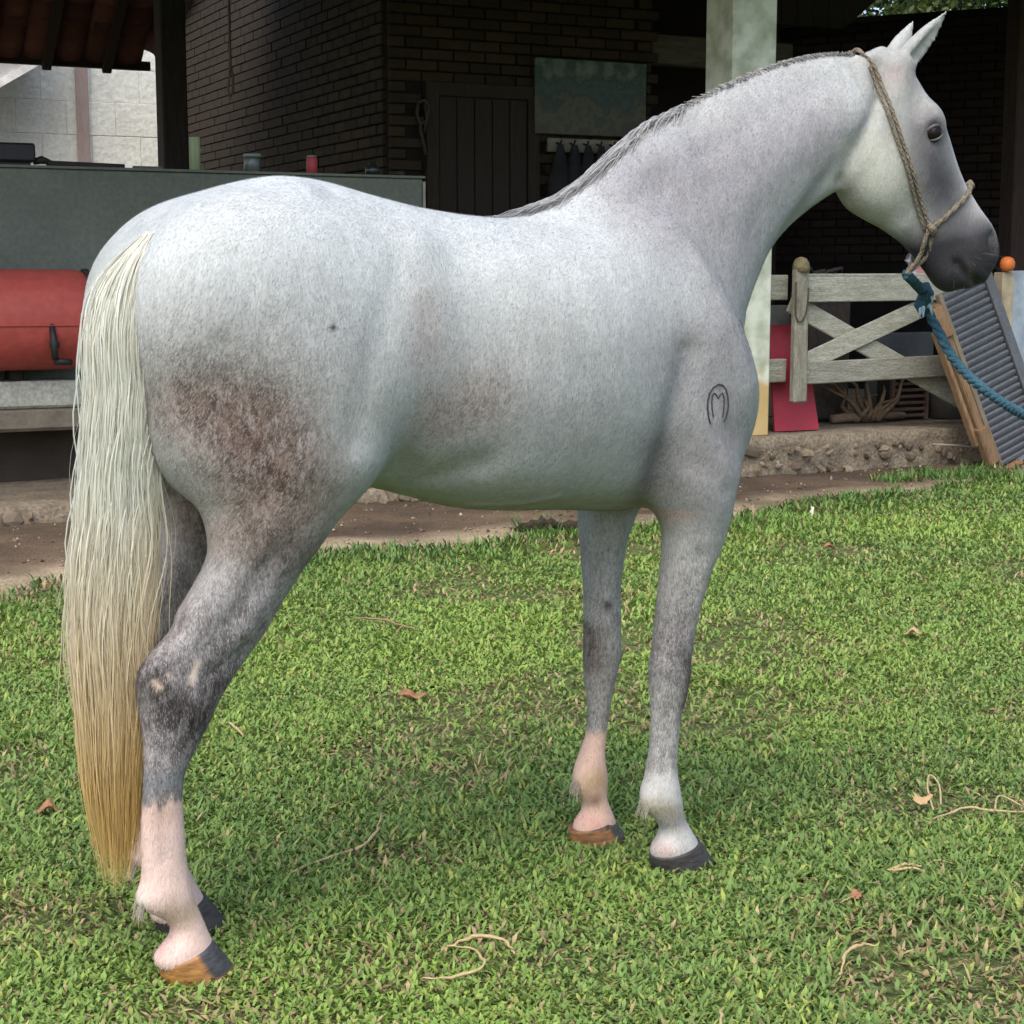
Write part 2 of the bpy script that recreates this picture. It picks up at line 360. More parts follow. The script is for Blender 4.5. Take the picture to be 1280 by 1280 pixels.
# ---------------------------------------------------------------- post, far block wall, lean-to
po = MB().box((0, 0, 1.9), (.20, .20, 3.8), bevel=.01)
tag(po.build('timber_post', mat('dark_timber', (.040, .035, .030), .85, scale=5, stretch=(8, 8, 1)), None, loc=B(-1.16, 4.5, .105), rotz=BT), 'dark square timber post left of the brick room', 'post')
bw_ = tag(empty('block_wall', B(-4.6, 9.0, 0), BT), 'pale limewashed block wall standing in daylight beyond the barn', 'wall')
back = MB().box((3.4, .12, 2.6), (6.8, .14, 5.2)).build('wall_core', M_blockjoint, bw_)
full = MB().box((0, 0, 0), (.502, .06, .336), bevel=.004).mesh('block', M_block)
for r in range(13):
    for c in range(14):
        o = link('block', full, back); o.location = (-.25*(r % 2)+.25+c*.506, .0735+random.uniform(-.0015, .0015), .17+r*.339+random.uniform(-.004, .004)); o.rotation_euler = (0, random.uniform(-.006, .006), 0)
MB().box((3.69, -.03, 2.6), (.12, .05, 5.2), bevel=.008, jitter=.004).build('pilaster', mat('pinkish_timber', (.40, .325, .29), .9, dark=(.30, .22, .20), scale=9, stretch=(5, 5, 1), amount=1.0), bw_)
ln = MB()
ln.add([(0, 0, 0), (1.4, 0, 0.85), (1.4, .5, .85), (0, .5, 0), (0, 0, 2.2), (1.4, 0, 2.2), (1.4, .5, 2.2), (0, .5, 2.2)], [(0, 1, 5, 4), (0, 3, 2, 1), (1, 2, 6, 5), (3, 0, 4, 7), (2, 3, 7, 6), (4, 5, 6, 7)])
lt = ln.build('lean_to', mat('lean_to_paint', (.50, .50, .48), .9, scale=2), None, loc=B(-2.75, 8.3, 2.58), rotz=BT)
tag(lt, 'pale gable corner of a lean-to with a white barge board', 'shed')
bb = MB(); rt_ = Matrix.Rotation(-math.atan2(.85, 1.4), 3, 'Y'); bb.box((.7, -.02, .425-.02), (1.66, .04, .07), rot=rt_)
bb.build('barge_board', mat('white_paint', (.78, .78, .75), .7, bump=0), lt)

# ---------------------------------------------------------------- roof of the barn
roof = tag(empty('barn_roof', B(-7, -1.1, 0), BT), 'clay tiled barn roof with dark rafters seen from below', 'roof')
M_under = mat('roof_boards', (.06, .045, .035), .9, scale=4, stretch=(1, 8, 1))
RIDGE_V, EAVE_Z, RIDGE_Z, REAR_V, REAR_Z = 3.2+1.1, 3.45, 5.1, 6.0+1.1, 3.08
rp = MB()
def slab_pts(u0, u1, v0, z0, v1, z1, t=.05):
    rp.add([(u0, v0, z0), (u1, v0, z0), (u1, v1, z1), (u0, v1, z1), (u0, v0, z0+t), (u1, v0, z0+t), (u1, v1, z1+t), (u0, v1, z1+t)], [(0, 3, 2, 1), (4, 5, 6, 7), (0, 1, 5, 4), (1, 2, 6, 5), (2, 3, 7, 6), (3, 0, 4, 7)])
slab_pts(0, 15.5, 0, EAVE_Z, RIDGE_V, RIDGE_Z)
slab_pts(6.72, 10.9, RIDGE_V, RIDGE_Z, 9.2, 3.6)
slab_pts(0, 6.70, RIDGE_V, RIDGE_Z, REAR_V-1.2, 4.02)
rp.build('sheathing', M_under, roof)
for k in range(16):
    r_ = MB(); a = math.atan2(RIDGE_Z-EAVE_Z, RIDGE_V); Ln_ = math.hypot(RIDGE_Z-EAVE_Z, RIDGE_V)
    r_.box((.3+k*1.0, RIDGE_V/2, (EAVE_Z+RIDGE_Z)/2-.07), (.09, Ln_, .12), rot=Matrix.Rotation(a, 3, 'X')); r_.build('rafter', M_darkwood, roof)
# the low tiled slope whose eave frames the opening on the left
def tile_mesh():
    m_ = MB(); n = 8; vs = []; fs = []
    for j, y in enumerate((0, .46)):
        r = .125-.012*j
        for t in (0, .014):
            for k in range(n+1):
                a = math.pi*k/n; vs.append(((r+t)*math.cos(a), y, (r+t)*math.sin(a)*.62))
    w_ = n+1
    for k in range(n):
        fs += [(k, k+1, 2*w_+k+1, 2*w_+k), (w_+k, 3*w_+k, 3*w_+k+1, w_+k+1), (k, w_+k, w_+k+1, k+1), (2*w_+k, 2*w_+k+1, 3*w_+k+1, 3*w_+k)]
    m_.add(vs, fs); return m_.mesh('tile', M_tile, True)
TM = tile_mesh()
sl = math.atan2(RIDGE_Z-REAR_Z, REAR_V-RIDGE_V)
for row in range(5):
    for c in range(24):
        for up in (0, 1):
            o = link('tile', TM, roof)
            d_ = row*.34
            o.location = (.1+c*.25+(.125 if up else 0), REAR_V-d_*math.cos(sl)+.0, REAR_Z+d_*math.sin(sl)+(.075 if up else .06)+.012*(row % 2))
            o.rotation_euler = (sl, 0, math.pi) if up else (math.pi-sl, 0, 0)
for k in range(12):
    r_ = MB(); r_.box((.115+k*.505, (RIDGE_V+REAR_V)/2, (RIDGE_Z+REAR_Z)/2-.055), (.075, math.hypot(REAR_V-RIDGE_V, RIDGE_Z-REAR_Z)-.02, .10), rot=Matrix.Rotation(-sl, 3, 'X')); r_.build('rafter', M_darkwood, roof)

# ---------------------------------------------------------------- dark brick wall on the right, its post, trees beyond
p0 = Vector((2.0, 15.80, 0)); p1 = Vector((6.6, 13.46, 0)); dirr = (p1-p0); Lr = dirr.length; angr = math.atan2(dirr.y, dirr.x)
rw = tag(empty('dark_brick_wall', p0, angr), 'dark red brick wall closing the barn bay behind the gate', 'wall')
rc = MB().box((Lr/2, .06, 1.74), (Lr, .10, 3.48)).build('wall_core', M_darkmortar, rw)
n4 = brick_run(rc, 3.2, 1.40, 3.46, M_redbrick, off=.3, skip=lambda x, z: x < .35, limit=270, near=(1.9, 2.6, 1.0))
MB().box((Lr/2, .04, 3.50), (Lr, .20, .05)).build('coping', M_darkmortar, rw)
tag(MB().box((0, 0, 1.7), (.16, .16, 3.4), bevel=.01).build('timber_post', mat('red_brown_timber', (.05, .032, .026), .85, scale=5, stretch=(8, 8, 1)), None, loc=B(4.82, 1.6, .264), rotz=BT), 'dark reddish timber post at the right edge behind the gate', 'post')

MB().box((3.0, REAR_V-.01, REAR_Z-.01), (6.1, .05, .075)).build('fascia', M_darkwood, roof)
gb = tag(empty('gable_boarding', B(3.2, 3.2, 3.34), BT), 'dark gable boards under the roof to the right of the pillar', 'boarding')
for k in range(14):
    x0 = k*.16; zt = 1.5; zb = 0.02 if x0 < 1.12 else .02+(x0-1.12)*.76
    zb2 = 0.02 if x0+.155 < 1.12 else .02+(x0+.155-1.12)*.76
    MB().add([(x0, 0, zb), (x0+.152, 0, zb2), (x0+.152, 0, zt), (x0, 0, zt), (x0, .025, zb), (x0+.152, .025, zb2), (x0+.152, .025, zt), (x0, .025, zt)], [(0, 1, 2, 3), (5, 4, 7, 6), (0, 4, 5, 1), (1, 5, 6, 2), (3, 2, 6, 7), (4, 0, 3, 7)]).build('board', M_darkwood, gb)
# ---------------------------------------------------------------- the horse: one continuous body from a smooth distance field
# body frame: x forward, y to the horse's left, z up, origin on the ground under the hind feet
def smooth_table(rows, n=160, sig=3.0):
    rows = np.array(sorted(rows), float)
    t = np.linspace(rows[0, 0], rows[-1, 0], n)
    out = []
    k = np.exp(-0.5*(np.arange(-12, 13)/sig)**2); k /= k.sum()
    for c in range(1, rows.shape[1]):
        v = np.interp(t, rows[:, 0], rows[:, c])
        v0, v1 = v[0], v[-1]
        pad = np.concatenate([2*v0-v[12:0:-1], v, 2*v1-v[-2:-14:-1]])
        out.append(np.convolve(pad, k, 'valid'))
    return t, out

def ell_dist(u, v, a, b, n=2.0):
    k0 = (np.abs(u/a)**n + np.abs(v/b)**n)**(1.0/n) + 1e-6
    k1 = np.sqrt((u/(a*a))**2 + (v/(b*b))**2) + 1e-6
    return np.where(k0 < 0.35, (k0-1)*np.minimum(a, b), k0*(k0-1)/k1)

class Loft:
    """a tube along one axis: rows (t, plus edge, minus edge, half width, side offset); frac = where it is widest"""
    def __init__(self, rows, frac=0.5, n=2.0, sig=3.0):
        self.t, (self.p, self.m, self.w, self.o) = smooth_table(rows, sig=sig)
        self.frac, self.n = frac, n
    def __call__(self, t, s, l):
        tc = np.clip(t, self.t[0], self.t[-1])
        p, m, w, o = (np.interp(tc, self.t, q) for q in (self.p, self.m, self.w, self.o))
        c = m + (p-m)*self.frac
        a = np.where(s > c, p-c, c-m)
        d = ell_dist(s-c, l-o, np.maximum(a, .004), np.maximum(w, .004), self.n)
        e = np.abs(t-tc)
        return np.where(e > 0, np.sqrt(np.maximum(d, 0)**2 + e*e), d)

def smin(a, b, k):
    h = np.clip(0.5 + 0.5*(b-a)/k, 0, 1)
    return b + (a-b)*h - k*h*(1-h)

def ellipsoid(P, c, r, rot=0.0):
    q = P - np.array(c)
    if rot:
        cs, sn = math.cos(rot), math.sin(rot)
        x = q[:, 0]*cs + q[:, 2]*sn; z = -q[:, 0]*sn + q[:, 2]*cs
        q = np.stack([x, q[:, 1], z], 1)
    r = np.array(r)
    k0 = np.sqrt(((q/r)**2).sum(1)) + 1e-6
    k1 = np.sqrt(((q/(r*r))**2).sum(1)) + 1e-6
    return k0*(k0-1)/k1

def cone_chain(P, pts, radii):
    d = np.full(len(P), 9.0)
    for (a, b, ra, rb) in zip(pts[:-1], pts[1:], radii[:-1], radii[1:]):
        a = np.array(a, float); b = np.array(b, float); ab = b-a
        t = np.clip(((P-a)@ab)/(ab@ab), 0, 1)
        d = np.minimum(d, np.linalg.norm(P-a-t[:, None]*ab, axis=1) - (ra+(rb-ra)*t))
    return d

def line_dist(X, Z, pts):
    d = np.full(len(X), 9.0)
    if len(pts) == 1:
        return np.hypot(X-pts[0][0], Z-pts[0][1])
    for (a, b) in zip(pts[:-1], pts[1:]):
        ax_, az_ = b[0]-a[0], b[1]-a[1]
        t = np.clip(((X-a[0])*ax_ + (Z-a[1])*az_)/(ax_*ax_+az_*az_), 0, 1)
        d = np.minimum(d, np.hypot(X-a[0]-t*ax_, Z-a[1]-t*az_))
    return d

TORSO = Loft([  # x, top, bottom, half width, side
    (-.125, 1.235, 1.16, .025, 0), (-.10, 1.285, 1.11, .08, 0), (-.05, 1.345, 1.04, .15, 0), (.0, 1.393, .98, .20, 0), (.07, 1.422, .93, .240, 0), (.13, 1.441, .90, .258, 0),
    (.22, 1.460, .885, .268, 0), (.30, 1.453, .88, .266, 0), (.40, 1.428, .872, .258, 0), (.50, 1.407, .842, .262, 0),
    (.60, 1.394, .813, .277, 0), (.70, 1.388, .803, .284, 0), (.80, 1.392, .798, .278, 0), (.90, 1.41, .788, .258, 0),
    (1.0, 1.42, .779, .235, 0), (1.1, 1.39, .80, .205, 0), (1.18, 1.32, .84, .17, 0), (1.25, 1.22, .92, .12, 0)], frac=.50, n=2.15)
WITHERS = [(.78, .0, 1.32), (.86, .0, 1.368), (.94, .0, 1.41), (1.01, .0, 1.448), (1.09, -.003, 1.49)]
WITHERS_R = [.05, .05, .055, .06, .07]
# neck: centre spine with half depth and half width
NECK = [(1.03, 0, 1.19, .20, .15), (1.09, 0, 1.288, .225, .165), (1.15, -.004, 1.374, .218, .140), (1.222, -.014, 1.455, .187, .113), (1.31, -.034, 1.522, .168, .098),
        (1.393, -.055, 1.570, .155, .090), (1.47, -.078, 1.604, .146, .082), (1.535, -.097, 1.618, .138, .074), (1.575, -.107, 1.632, .125, .066)]
def _neck_frames():
    N = np.array(NECK); k = np.linspace(0, len(N)-1, 57)
    M = np.stack([np.interp(k, np.arange(len(N)), N[:, c]) for c in range(5)], 1)
    w = np.exp(-.5*(np.arange(-8, 9)/4.0)**2); w /= w.sum()
    M = np.stack([np.convolve(np.concatenate([2*M[0, c]-M[8:0:-1, c], M[:, c], 2*M[-1, c]-M[-2:-10:-1, c]]), w, 'valid') for c in range(5)], 1)
    T = np.gradient(M[:, :3], axis=0); T /= np.linalg.norm(T, axis=1)[:, None]
    return np.concatenate([M, T], 1)
NECK_F = _neck_frames()
HEAD_P0 = np.array([1.607, -.11, 1.742]); HEAD_PSI = math.radians(-24)
HEAD_E = np.array([math.cos(HEAD_PSI), math.sin(HEAD_PSI), 0]); HEAD_L = np.array([-math.sin(HEAD_PSI), math.cos(HEAD_PSI), 0])
HEAD_A = np.array([.00997, -.01695]); HEAD_D = np.array([.45249, -.89177]); HEAD_F = np.array([.89177, .45249])
def to_head(P):
    q = P - HEAD_P0
    u = q@HEAD_E - HEAD_A[0]; z = q[:, 2] - HEAD_A[1]
    return u*HEAD_D[0]+z*HEAD_D[1], u*HEAD_F[0]+z*HEAD_F[1], q@HEAD_L
def from_head(s, r, l):
    u = HEAD_A[0] + s*HEAD_D[0] + r*HEAD_F[0]; z = HEAD_A[1] + s*HEAD_D[1] + r*HEAD_F[1]
    return HEAD_P0 + HEAD_E*u + HEAD_L*l + np.array([0, 0, z])
HEAD = Loft([
    (-.045, .012, -.07, .045, 0), (-.01, .042, -.10, .060, 0), (.04, .050, -.13, .071, 0), (.08, .054, -.155, .077, 0), (.12, .063, -.172, .080, 0),
    (.155, .068, -.192, .080, 0), (.2, .065, -.206, .077, 0), (.235, .061, -.205, .071, 0), (.27, .058, -.183, .064, 0), (.31, .058, -.153, .056, 0),
    (.36, .065, -.124, .049, 0), (.40, .071, -.112, .047, 0), (.44, .071, -.103, .049, 0), (.48, .056, -.083, .048, 0), (.505, .038, -.06, .041, 0), (.522, .014, -.03, .028, 0)],
    frac=.62, n=2.3, sig=2.2)
def shrink(rows, k):
    out = []
    for z, xf, xb, w, y in rows:
        c = (xf+xb)/2; a = (xf-xb)/2
        a2 = math.sqrt(max(a*a-(w*k)**2, (a*.62)**2))
        out.append((z, c+a2, c-a2, w, y))
    return out
HIND_ROWS = [  # z, front edge, back edge, half width, side
    (1.32, .19, .08, .015, -.10), (1.22, .24, .04, .035, -.11), (1.12, .295, -.01, .070, -.125), (1.05, .33, -.045, .095, -.136), (1.0, .345, -.054, .108, -.142), (.955, .340, -.045, .112, -.146), (.918, .325, -.022, .105, -.147),
    (.873, .298, .006, .095, -.147), (.83, .268, .020, .087, -.145), (.79, .240, .025, .079, -.142), (.758, .212, .014, .072, -.139),
    (.72, .186, -.010, .066, -.136), (.68, .160, -.037, .060, -.132), (.64, .138, -.060, .053, -.128), (.606, .114, -.091, .046, -.124),
    (.585, .096, -.108, .043, -.122), (.556, .072, -.110, .043, -.121), (.52, .048, -.106, .043, -.12), (.48, .027, -.100, .041, -.12), (.44, .005, -.098, .036, -.119),
    (.41, -.014, -.098, .032, -.118), (.385, -.024, -.100, .030, -.118), (.34, -.027, -.103, .028, -.117), (.28, -.024, -.106, .027, -.116),
    (.22, -.021, -.107, .028, -.115), (.19, -.017, -.110, .032, -.115), (.168, -.012, -.128, .036, -.115), (.145, -.007, -.106, .033, -.115),
    (.120, .003, -.062, .030, -.115), (.095, .012, -.052, .031, -.115), (.075, .020, -.066, .036, -.115), (.055, .029, -.096, .042, -.115), (.038, .034, -.092, .041, -.115), (.015, .038, -.060, .034, -.115)]
def far_hind(rows):
    out = []
    for z, xf, xb, w, y in rows:
        dx = np.interp(z, [0, .55, .75, 1.0], [.07, .03, -.02, .0])
        out.append((z, xf+dx, xb+dx, w, -y - .012))
    return out
FORE_NEAR_ROWS = [
    (1.10, 1.12, 1.06, .015, -.11), (1.0, 1.15, 1.03, .04, -.125), (.92, 1.185, 1.0, .068, -.142), (.86, 1.195, .993, .084, -.148), (.825, 1.192, .997, .088, -.147), (.788, 1.192, 1.008, .083, -.143), (.753, 1.186, 1.016, .075, -.138), (.702, 1.172, 1.020, .064, -.132),
    (.656, 1.150, 1.018, .059, -.127), (.606, 1.138, 1.016, .052, -.122), (.546, 1.124, 1.013, .046, -.117), (.486, 1.114, 1.009, .042, -.114), (.45, 1.113, 1.004, .043, -.113),
    (.425, 1.112, 1.006, .042, -.112), (.382, 1.104, 1.009, .037, -.111), (.342, 1.092, 1.011, .031, -.110), (.288, 1.086, 1.009, .029, -.110), (.244, 1.083, 1.003, .029, -.110),
    (.213, 1.086, .997, .031, -.110), (.187, 1.092, .986, .035, -.110), (.16, 1.098, .986, .036, -.110), (.137, 1.100, 1.002, .033, -.110), (.117, 1.106, 1.026, .031, -.110),
    (.098, 1.117, 1.042, .032, -.110), (.076, 1.131, 1.034, .037, -.110), (.055, 1.146, 1.012, .043, -.110), (.038, 1.150, 1.014, .042, -.110), (.015, 1.15, 1.035, .035, -.110)]
FORE_FAR_ROWS = [
    (1.10, 1.11, 1.05, .015, .11), (1.0, 1.14, 1.0, .04, .125), (.92, 1.18, .975, .068, .142), (.82, 1.19, .975, .09, .148), (.762, 1.150, .986, .078, .142), (.707, 1.123, .989, .067, .136), (.644, 1.107, .992, .057, .130), (.591, 1.097, .995, .050, .126),
    (.518, 1.093, .994, .045, .122), (.463, 1.093, .993, .043, .121), (.42, 1.090, .992, .042, .120), (.39, 1.083, .993, .039, .120), (.346, 1.070, .997, .032, .119), (.291, 1.060, 1.0, .029, .119),
    (.246, 1.054, .994, .029, .119), (.21, 1.051, .982, .031, .119), (.184, 1.055, .969, .035, .119), (.15, 1.062, .962, .037, .119), (.125, 1.057, .974, .033, .119), (.103, 1.058, .992, .030, .119),
    (.078, 1.070, .992, .034, .119), (.052, 1.083, .966, .043, .119), (.035, 1.086, .964, .042, .119), (.015, 1.08, .98, .035, .119)]
LEGS = [Loft(shrink(HIND_ROWS, .37), n=2.1, sig=1.3), Loft(shrink(far_hind(HIND_ROWS), .37), n=2.1, sig=1.3),
        Loft(shrink(FORE_NEAR_ROWS, .72), n=2.1, sig=1.3), Loft(shrink(FORE_FAR_ROWS, .66), n=2.1, sig=1.3)]
# side brushes: (polyline in x,z ; sigma ; amount: + hollows, - swells ; which y side: -1 near, 1 far, 0 both)
BRUSHES = [
    ([(1.02, 1.46), (1.08, 1.36), (1.17, 1.24), (1.25, 1.13)], .042, .012, 0),          # hollow in front of the shoulder
    ([(1.0, 1.12), (.975, 1.02), (.965, .93), (.985, .85), (1.0, .79)], .034, .014, 0),               # behind the upper arm
    ([(1.08, 1.15), (1.16, 1.02)], .060, -.012, 0), ([(1.06, .97), (1.09, .88)], .05, -.012, 0),
    ([(1.03, 1.40), (1.10, 1.22), (1.17, 1.06)], .035, -.009, 0),                       # ridge of the shoulder blade
    ([(1.28, 1.20), (1.36, 1.36), (1.43, 1.47), (1.49, 1.55)], .022, .009, 0),           # groove along the windpipe
    ([(1.14, 1.52), (1.30, 1.61), (1.45, 1.68)], .028, .006, 0),                         # below the crest
    ([(1.20, 1.42), (1.34, 1.53), (1.46, 1.60)], .04, -.005, 0),
    ([(1.04, .90), (1.10, .84)], .022, .006, 0),
    ([(.66, 1.24), (.63, 1.0)], .022, .0010, 0), ([(.73, 1.24), (.70, 1.0)], .022, .0010, 0), ([(.80, 1.22), (.78, 1.0)], .022, .0010, 0), ([(.59, 1.22), (.56, 1.04)], .022, .0010, 0),
    ([(.36, 1.30), (.28, 1.12), (.26, 1.0)], .035, .006, 0), ([(.05, 1.30), (.10, 1.12), (.12, .98)], .03, .005, 0),
    ([(.40, .93), (.46, .90), (.55, .93)], .030, .010, 0),
    ([(.13, .80), (.05, .68), (.0, .63)], .020, .006, 0), ([(.10, .70), (.06, .62)], .015, -.004, 0),
    ([(-.075, .45), (-.072, .24)], .009, .0045, 0), ([(-.02, .56), (-.02, .50)], .02, -.004, 0), ([(-.06, .57)], .016, -.004, 0),
    ([(1.033, .37), (1.030, .22)], .009, .005, -1), ([(1.012, .36), (1.010, .22)], .008, .0035, 1),
    ([(1.075, .70), (1.055, .55)], .016, .005, 0), ([(1.075, .44)], .022, -.004, 0), ([(1.03, .455)], .014, -.005, 0),
    ([(.58, .828), (.68, .832), (.74, .846)], .006, -.004, -1),
    ([(.50, 1.28), (.50, 1.16), (.46, 1.05), (.40, .97)], .075, .007, 0),               # flank
    ([(.42, 1.335)], .05, -.010, 0),                                                   # point of the hip
    ([(.60, .90), (.74, .86), (.90, .85)], .05, -.006, 0),
    ([(.02, 1.16), (.06, 1.0), (.10, .90)], .022, .005, 0),
    ([(.28, .93)], .05, -.010, 0),                                                      # stifle
    ([(.08, .62), (.02, .58)], .016, .006, 0), ([(-.085, .64), (-.04, .66)], .016, .007, 0),
]

def body_field(P):
    X, Y, Z = P[:, 0], P[:, 1], P[:, 2]
    A = np.abs(Y)
    d = TORSO(X, Z, Y)
    S = np.stack([X, A, Z], 1)                       # mirrored copy for paired masses
    d = smin(d, cone_chain(P, WITHERS, WITHERS_R), .07)
    d = smin(d, ellipsoid(S, (.10, .125, 1.215), (.195, .135, .185)), .07)       # croup and buttock
    d = smin(d, ellipsoid(S, (.20, .150, 1.05), (.185, .125, .20), -.25), .06)   # thigh
    d = smin(d, ellipsoid(S, (-.005, .105, 1.10), (.075, .095, .20), .05), .06)  # hamstrings
    d = smin(d, ellipsoid(S, (1.085, .135, 1.07), (.145, .100, .22), .35), .06)    # shoulder
    d = smin(d, ellipsoid(S, (1.15, .085, 1.00), (.080, .090, .13)), .05)       # breast
    d = smin(d, ellipsoid(S, (1.07, .130, .88), (.10, .080, .12)), .05)          # upper arm
    # neck
    dn = np.full(len(P), 9.0)
    m = (X > .75) & (Z > .85)
    Q = P[m]
    if len(Q):
        best = np.full(len(Q), 1e9); t_ = np.zeros((len(Q), 8)); e_ = np.zeros(len(Q))
        last = len(NECK_F)-2
        for i, (a, b) in enumerate(zip(NECK_F[:-1], NECK_F[1:])):
            ab = b[:3]-a[:3]; t0 = ((Q-a[:3])@ab)/(ab@ab); t = np.clip(t0, 0, 1)
            r = ((Q-a[:3]-t[:, None]*ab)**2).sum(1)
            u = r < best
            best[u] = r[u]; t_[u] = a+(b-a)*t[u, None]
            ee = np.zeros(len(Q))
            if i == 0: ee = np.where(t0 < 0, t0, 0)
            if i == last: ee = np.where(t0 > 1, t0-1, 0)
            e_[u] = (ee*np.linalg.norm(ab))[u]
        T_ = t_[:, 5:]/np.linalg.norm(t_[:, 5:], axis=1)[:, None]
        L = np.stack([-T_[:, 1], T_[:, 0], np.zeros(len(Q))], 1); L /= np.linalg.norm(L, axis=1)[:, None]
        U = np.cross(T_, L)
        q = Q - t_[:, :3]
        s = (q*U).sum(1); l = (q*L).sum(1)
        v = np.clip(s/t_[:, 3], -1.2, 1.2)
        w = t_[:, 4]*np.clip(1.0 - .40*np.maximum(v, 0)**2 - .08*v, .4, 1.2)     # thin crest
        dd = ell_dist(s, l, t_[:, 3], w, 2.05)
        dn[m] = np.where(e_ != 0, np.sqrt(np.maximum(dd, 0)**2+e_*e_), dd)
    d = smin(d, dn, .075)
    # legs
    for i, leg in enumerate(LEGS):
        m = (Z < 1.2) & ((Y < .03) if i in (0, 2) else (Y > -.03))
        dl = np.full(len(P), 9.0)
        dl[m] = leg(Z[m], X[m], Y[m])
        kk = np.interp(Z, [.6, .95], [.022, .06])
        d = smin(d, dl, kk)
    # head
    m = (X > 1.3) & (Z > 1.0)
    if m.any():
        Q = P[m]; s, r, l = to_head(Q); al = np.abs(l)
        H = np.stack([s, al, r], 1)
        dh = HEAD(s, r, l)
        dh = smin(dh, ellipsoid(H, (.178, .033, -.108), (.100, .054, .086)), .028)          # cheek
        dh = smin(dh, ellipsoid(H, (.143, .058, .026), (.040, .030, .028)), .025)           # brow
        dh = smin(dh, ellipsoid(H, (.435, .026, .032), (.055, .025, .032)), .025)           # nostril swell
        dh = smin(dh, ellipsoid(H, (.472, .0, -.064), (.038, .034, .030)), .025)             # chin
        # hollows
        def cut(dh, c, k): return -smin(-dh, c, k)
        dh = cut(dh, ellipsoid(H, (.171, .088, .018), (.025, .021, .016)), .012)            # eye socket
        dh = cut(dh, ellipsoid(H, (.095, .085, .012), (.030, .018, .022)), .03)             # hollow above the eye
        dh = cut(dh, ellipsoid(H, (.447, .045, .050), (.026, .023, .014), -.5), .006)       # nostril
        dh = cut(dh, cone_chain(H, [(.452, .055, -.040), (.490, .048, -.028), (.535, .02, -.016)], [.009, .012, .013]), .006)   # mouth
        dh = dh + .007*np.exp(-((s-.335)/.055)**2-((r-.005)/.03)**2)*np.clip(al/.03, 0, 1) - .006*np.exp(-((s-.27)/.06)**2-((r+.035)/.016)**2)*np.clip(al/.03, 0, 1)
        jl = line_dist(s, r, [(-.01, -.035), (.035, -.055), (.075, -.095), (.12, -.155), (.165, -.212)])
        jaw = .014*np.exp(-(jl/.016)**2)*np.clip((al-.02)/.03, 0, 1)
        vn = line_dist(s, r, [(.20, -.005), (.25, -.035), (.30, -.075), (.33, -.115)])
        dh = dh - .0025*np.exp(-(vn/.007)**2)*np.clip((al-.02)/.02, 0, 1)
        ml = line_dist(s, r, [(.448, -.046), (.478, -.036), (.505, -.020), (.532, -.004)])
        dh = dh + .0085*np.exp(-(ml/.0065)**2)*np.clip((al-.005)/.01, 0, 1)
        # ears
        for sd, tip in ((-1, (-.050, .165, .052)), (1, (-.062, .130, .060))):
            b0 = np.array((.016, .010, .040)); tp = np.array((tip[0], tip[1], tip[2]))
            E = np.stack([s, r, l*sd], 1)
            ax_ = tp-b0; Ln = np.linalg.norm(ax_); ax_ /= Ln
            q = E-b0; t = q@ax_
            wv = np.array((0, 0, 1.0)); wv -= ax_*(wv@ax_); wv /= np.linalg.norm(wv); uv = np.cross(ax_, wv)
            tr = np.clip(t/Ln, 0, 1)
            rad = np.interp(tr, [0, .15, .35, .6, .85, 1], [.023, .0255, .026, .021, .010, .003])
            de = ell_dist(q@uv, q@wv, rad*1.0, rad*.78)
            e = np.abs(t-np.clip(t, 0, Ln)); de = np.where(e > 0, np.sqrt(np.maximum(de, 0)**2+e*e), de)
            dh = smin(dh, de, .020)
            inner = ell_dist(q@uv - rad*.55*(1 if uv[0] > 0 else -1), q@wv - rad*.55, rad*.72, rad*.55)
            inner = np.where((t > Ln*.22) & (t < Ln*.98), inner, .05)
            dh = cut(dh, inner, .006)
        full = np.full(len(P), 9.0); full[m] = dh
        d = smin(d, full, .026)
        jw = np.zeros(len(P)); jw[m] = jaw; d = d + jw
    g = .022*np.exp(-(Y/.028)**2)*np.clip((-X+.06)/.08, 0, 1)*np.clip((1.30-Z)/.06, 0, 1)       # cleft below the dock
    for pts, sg, amt, side in BRUSHES:
        w = np.clip((A-.04)/.05, 0, 1) if side == 0 else np.clip((Y*side-.02)/.04, 0, 1)
        g += amt*np.exp(-(line_dist(X, Z, pts)/sg)**2)*w
    return d + g

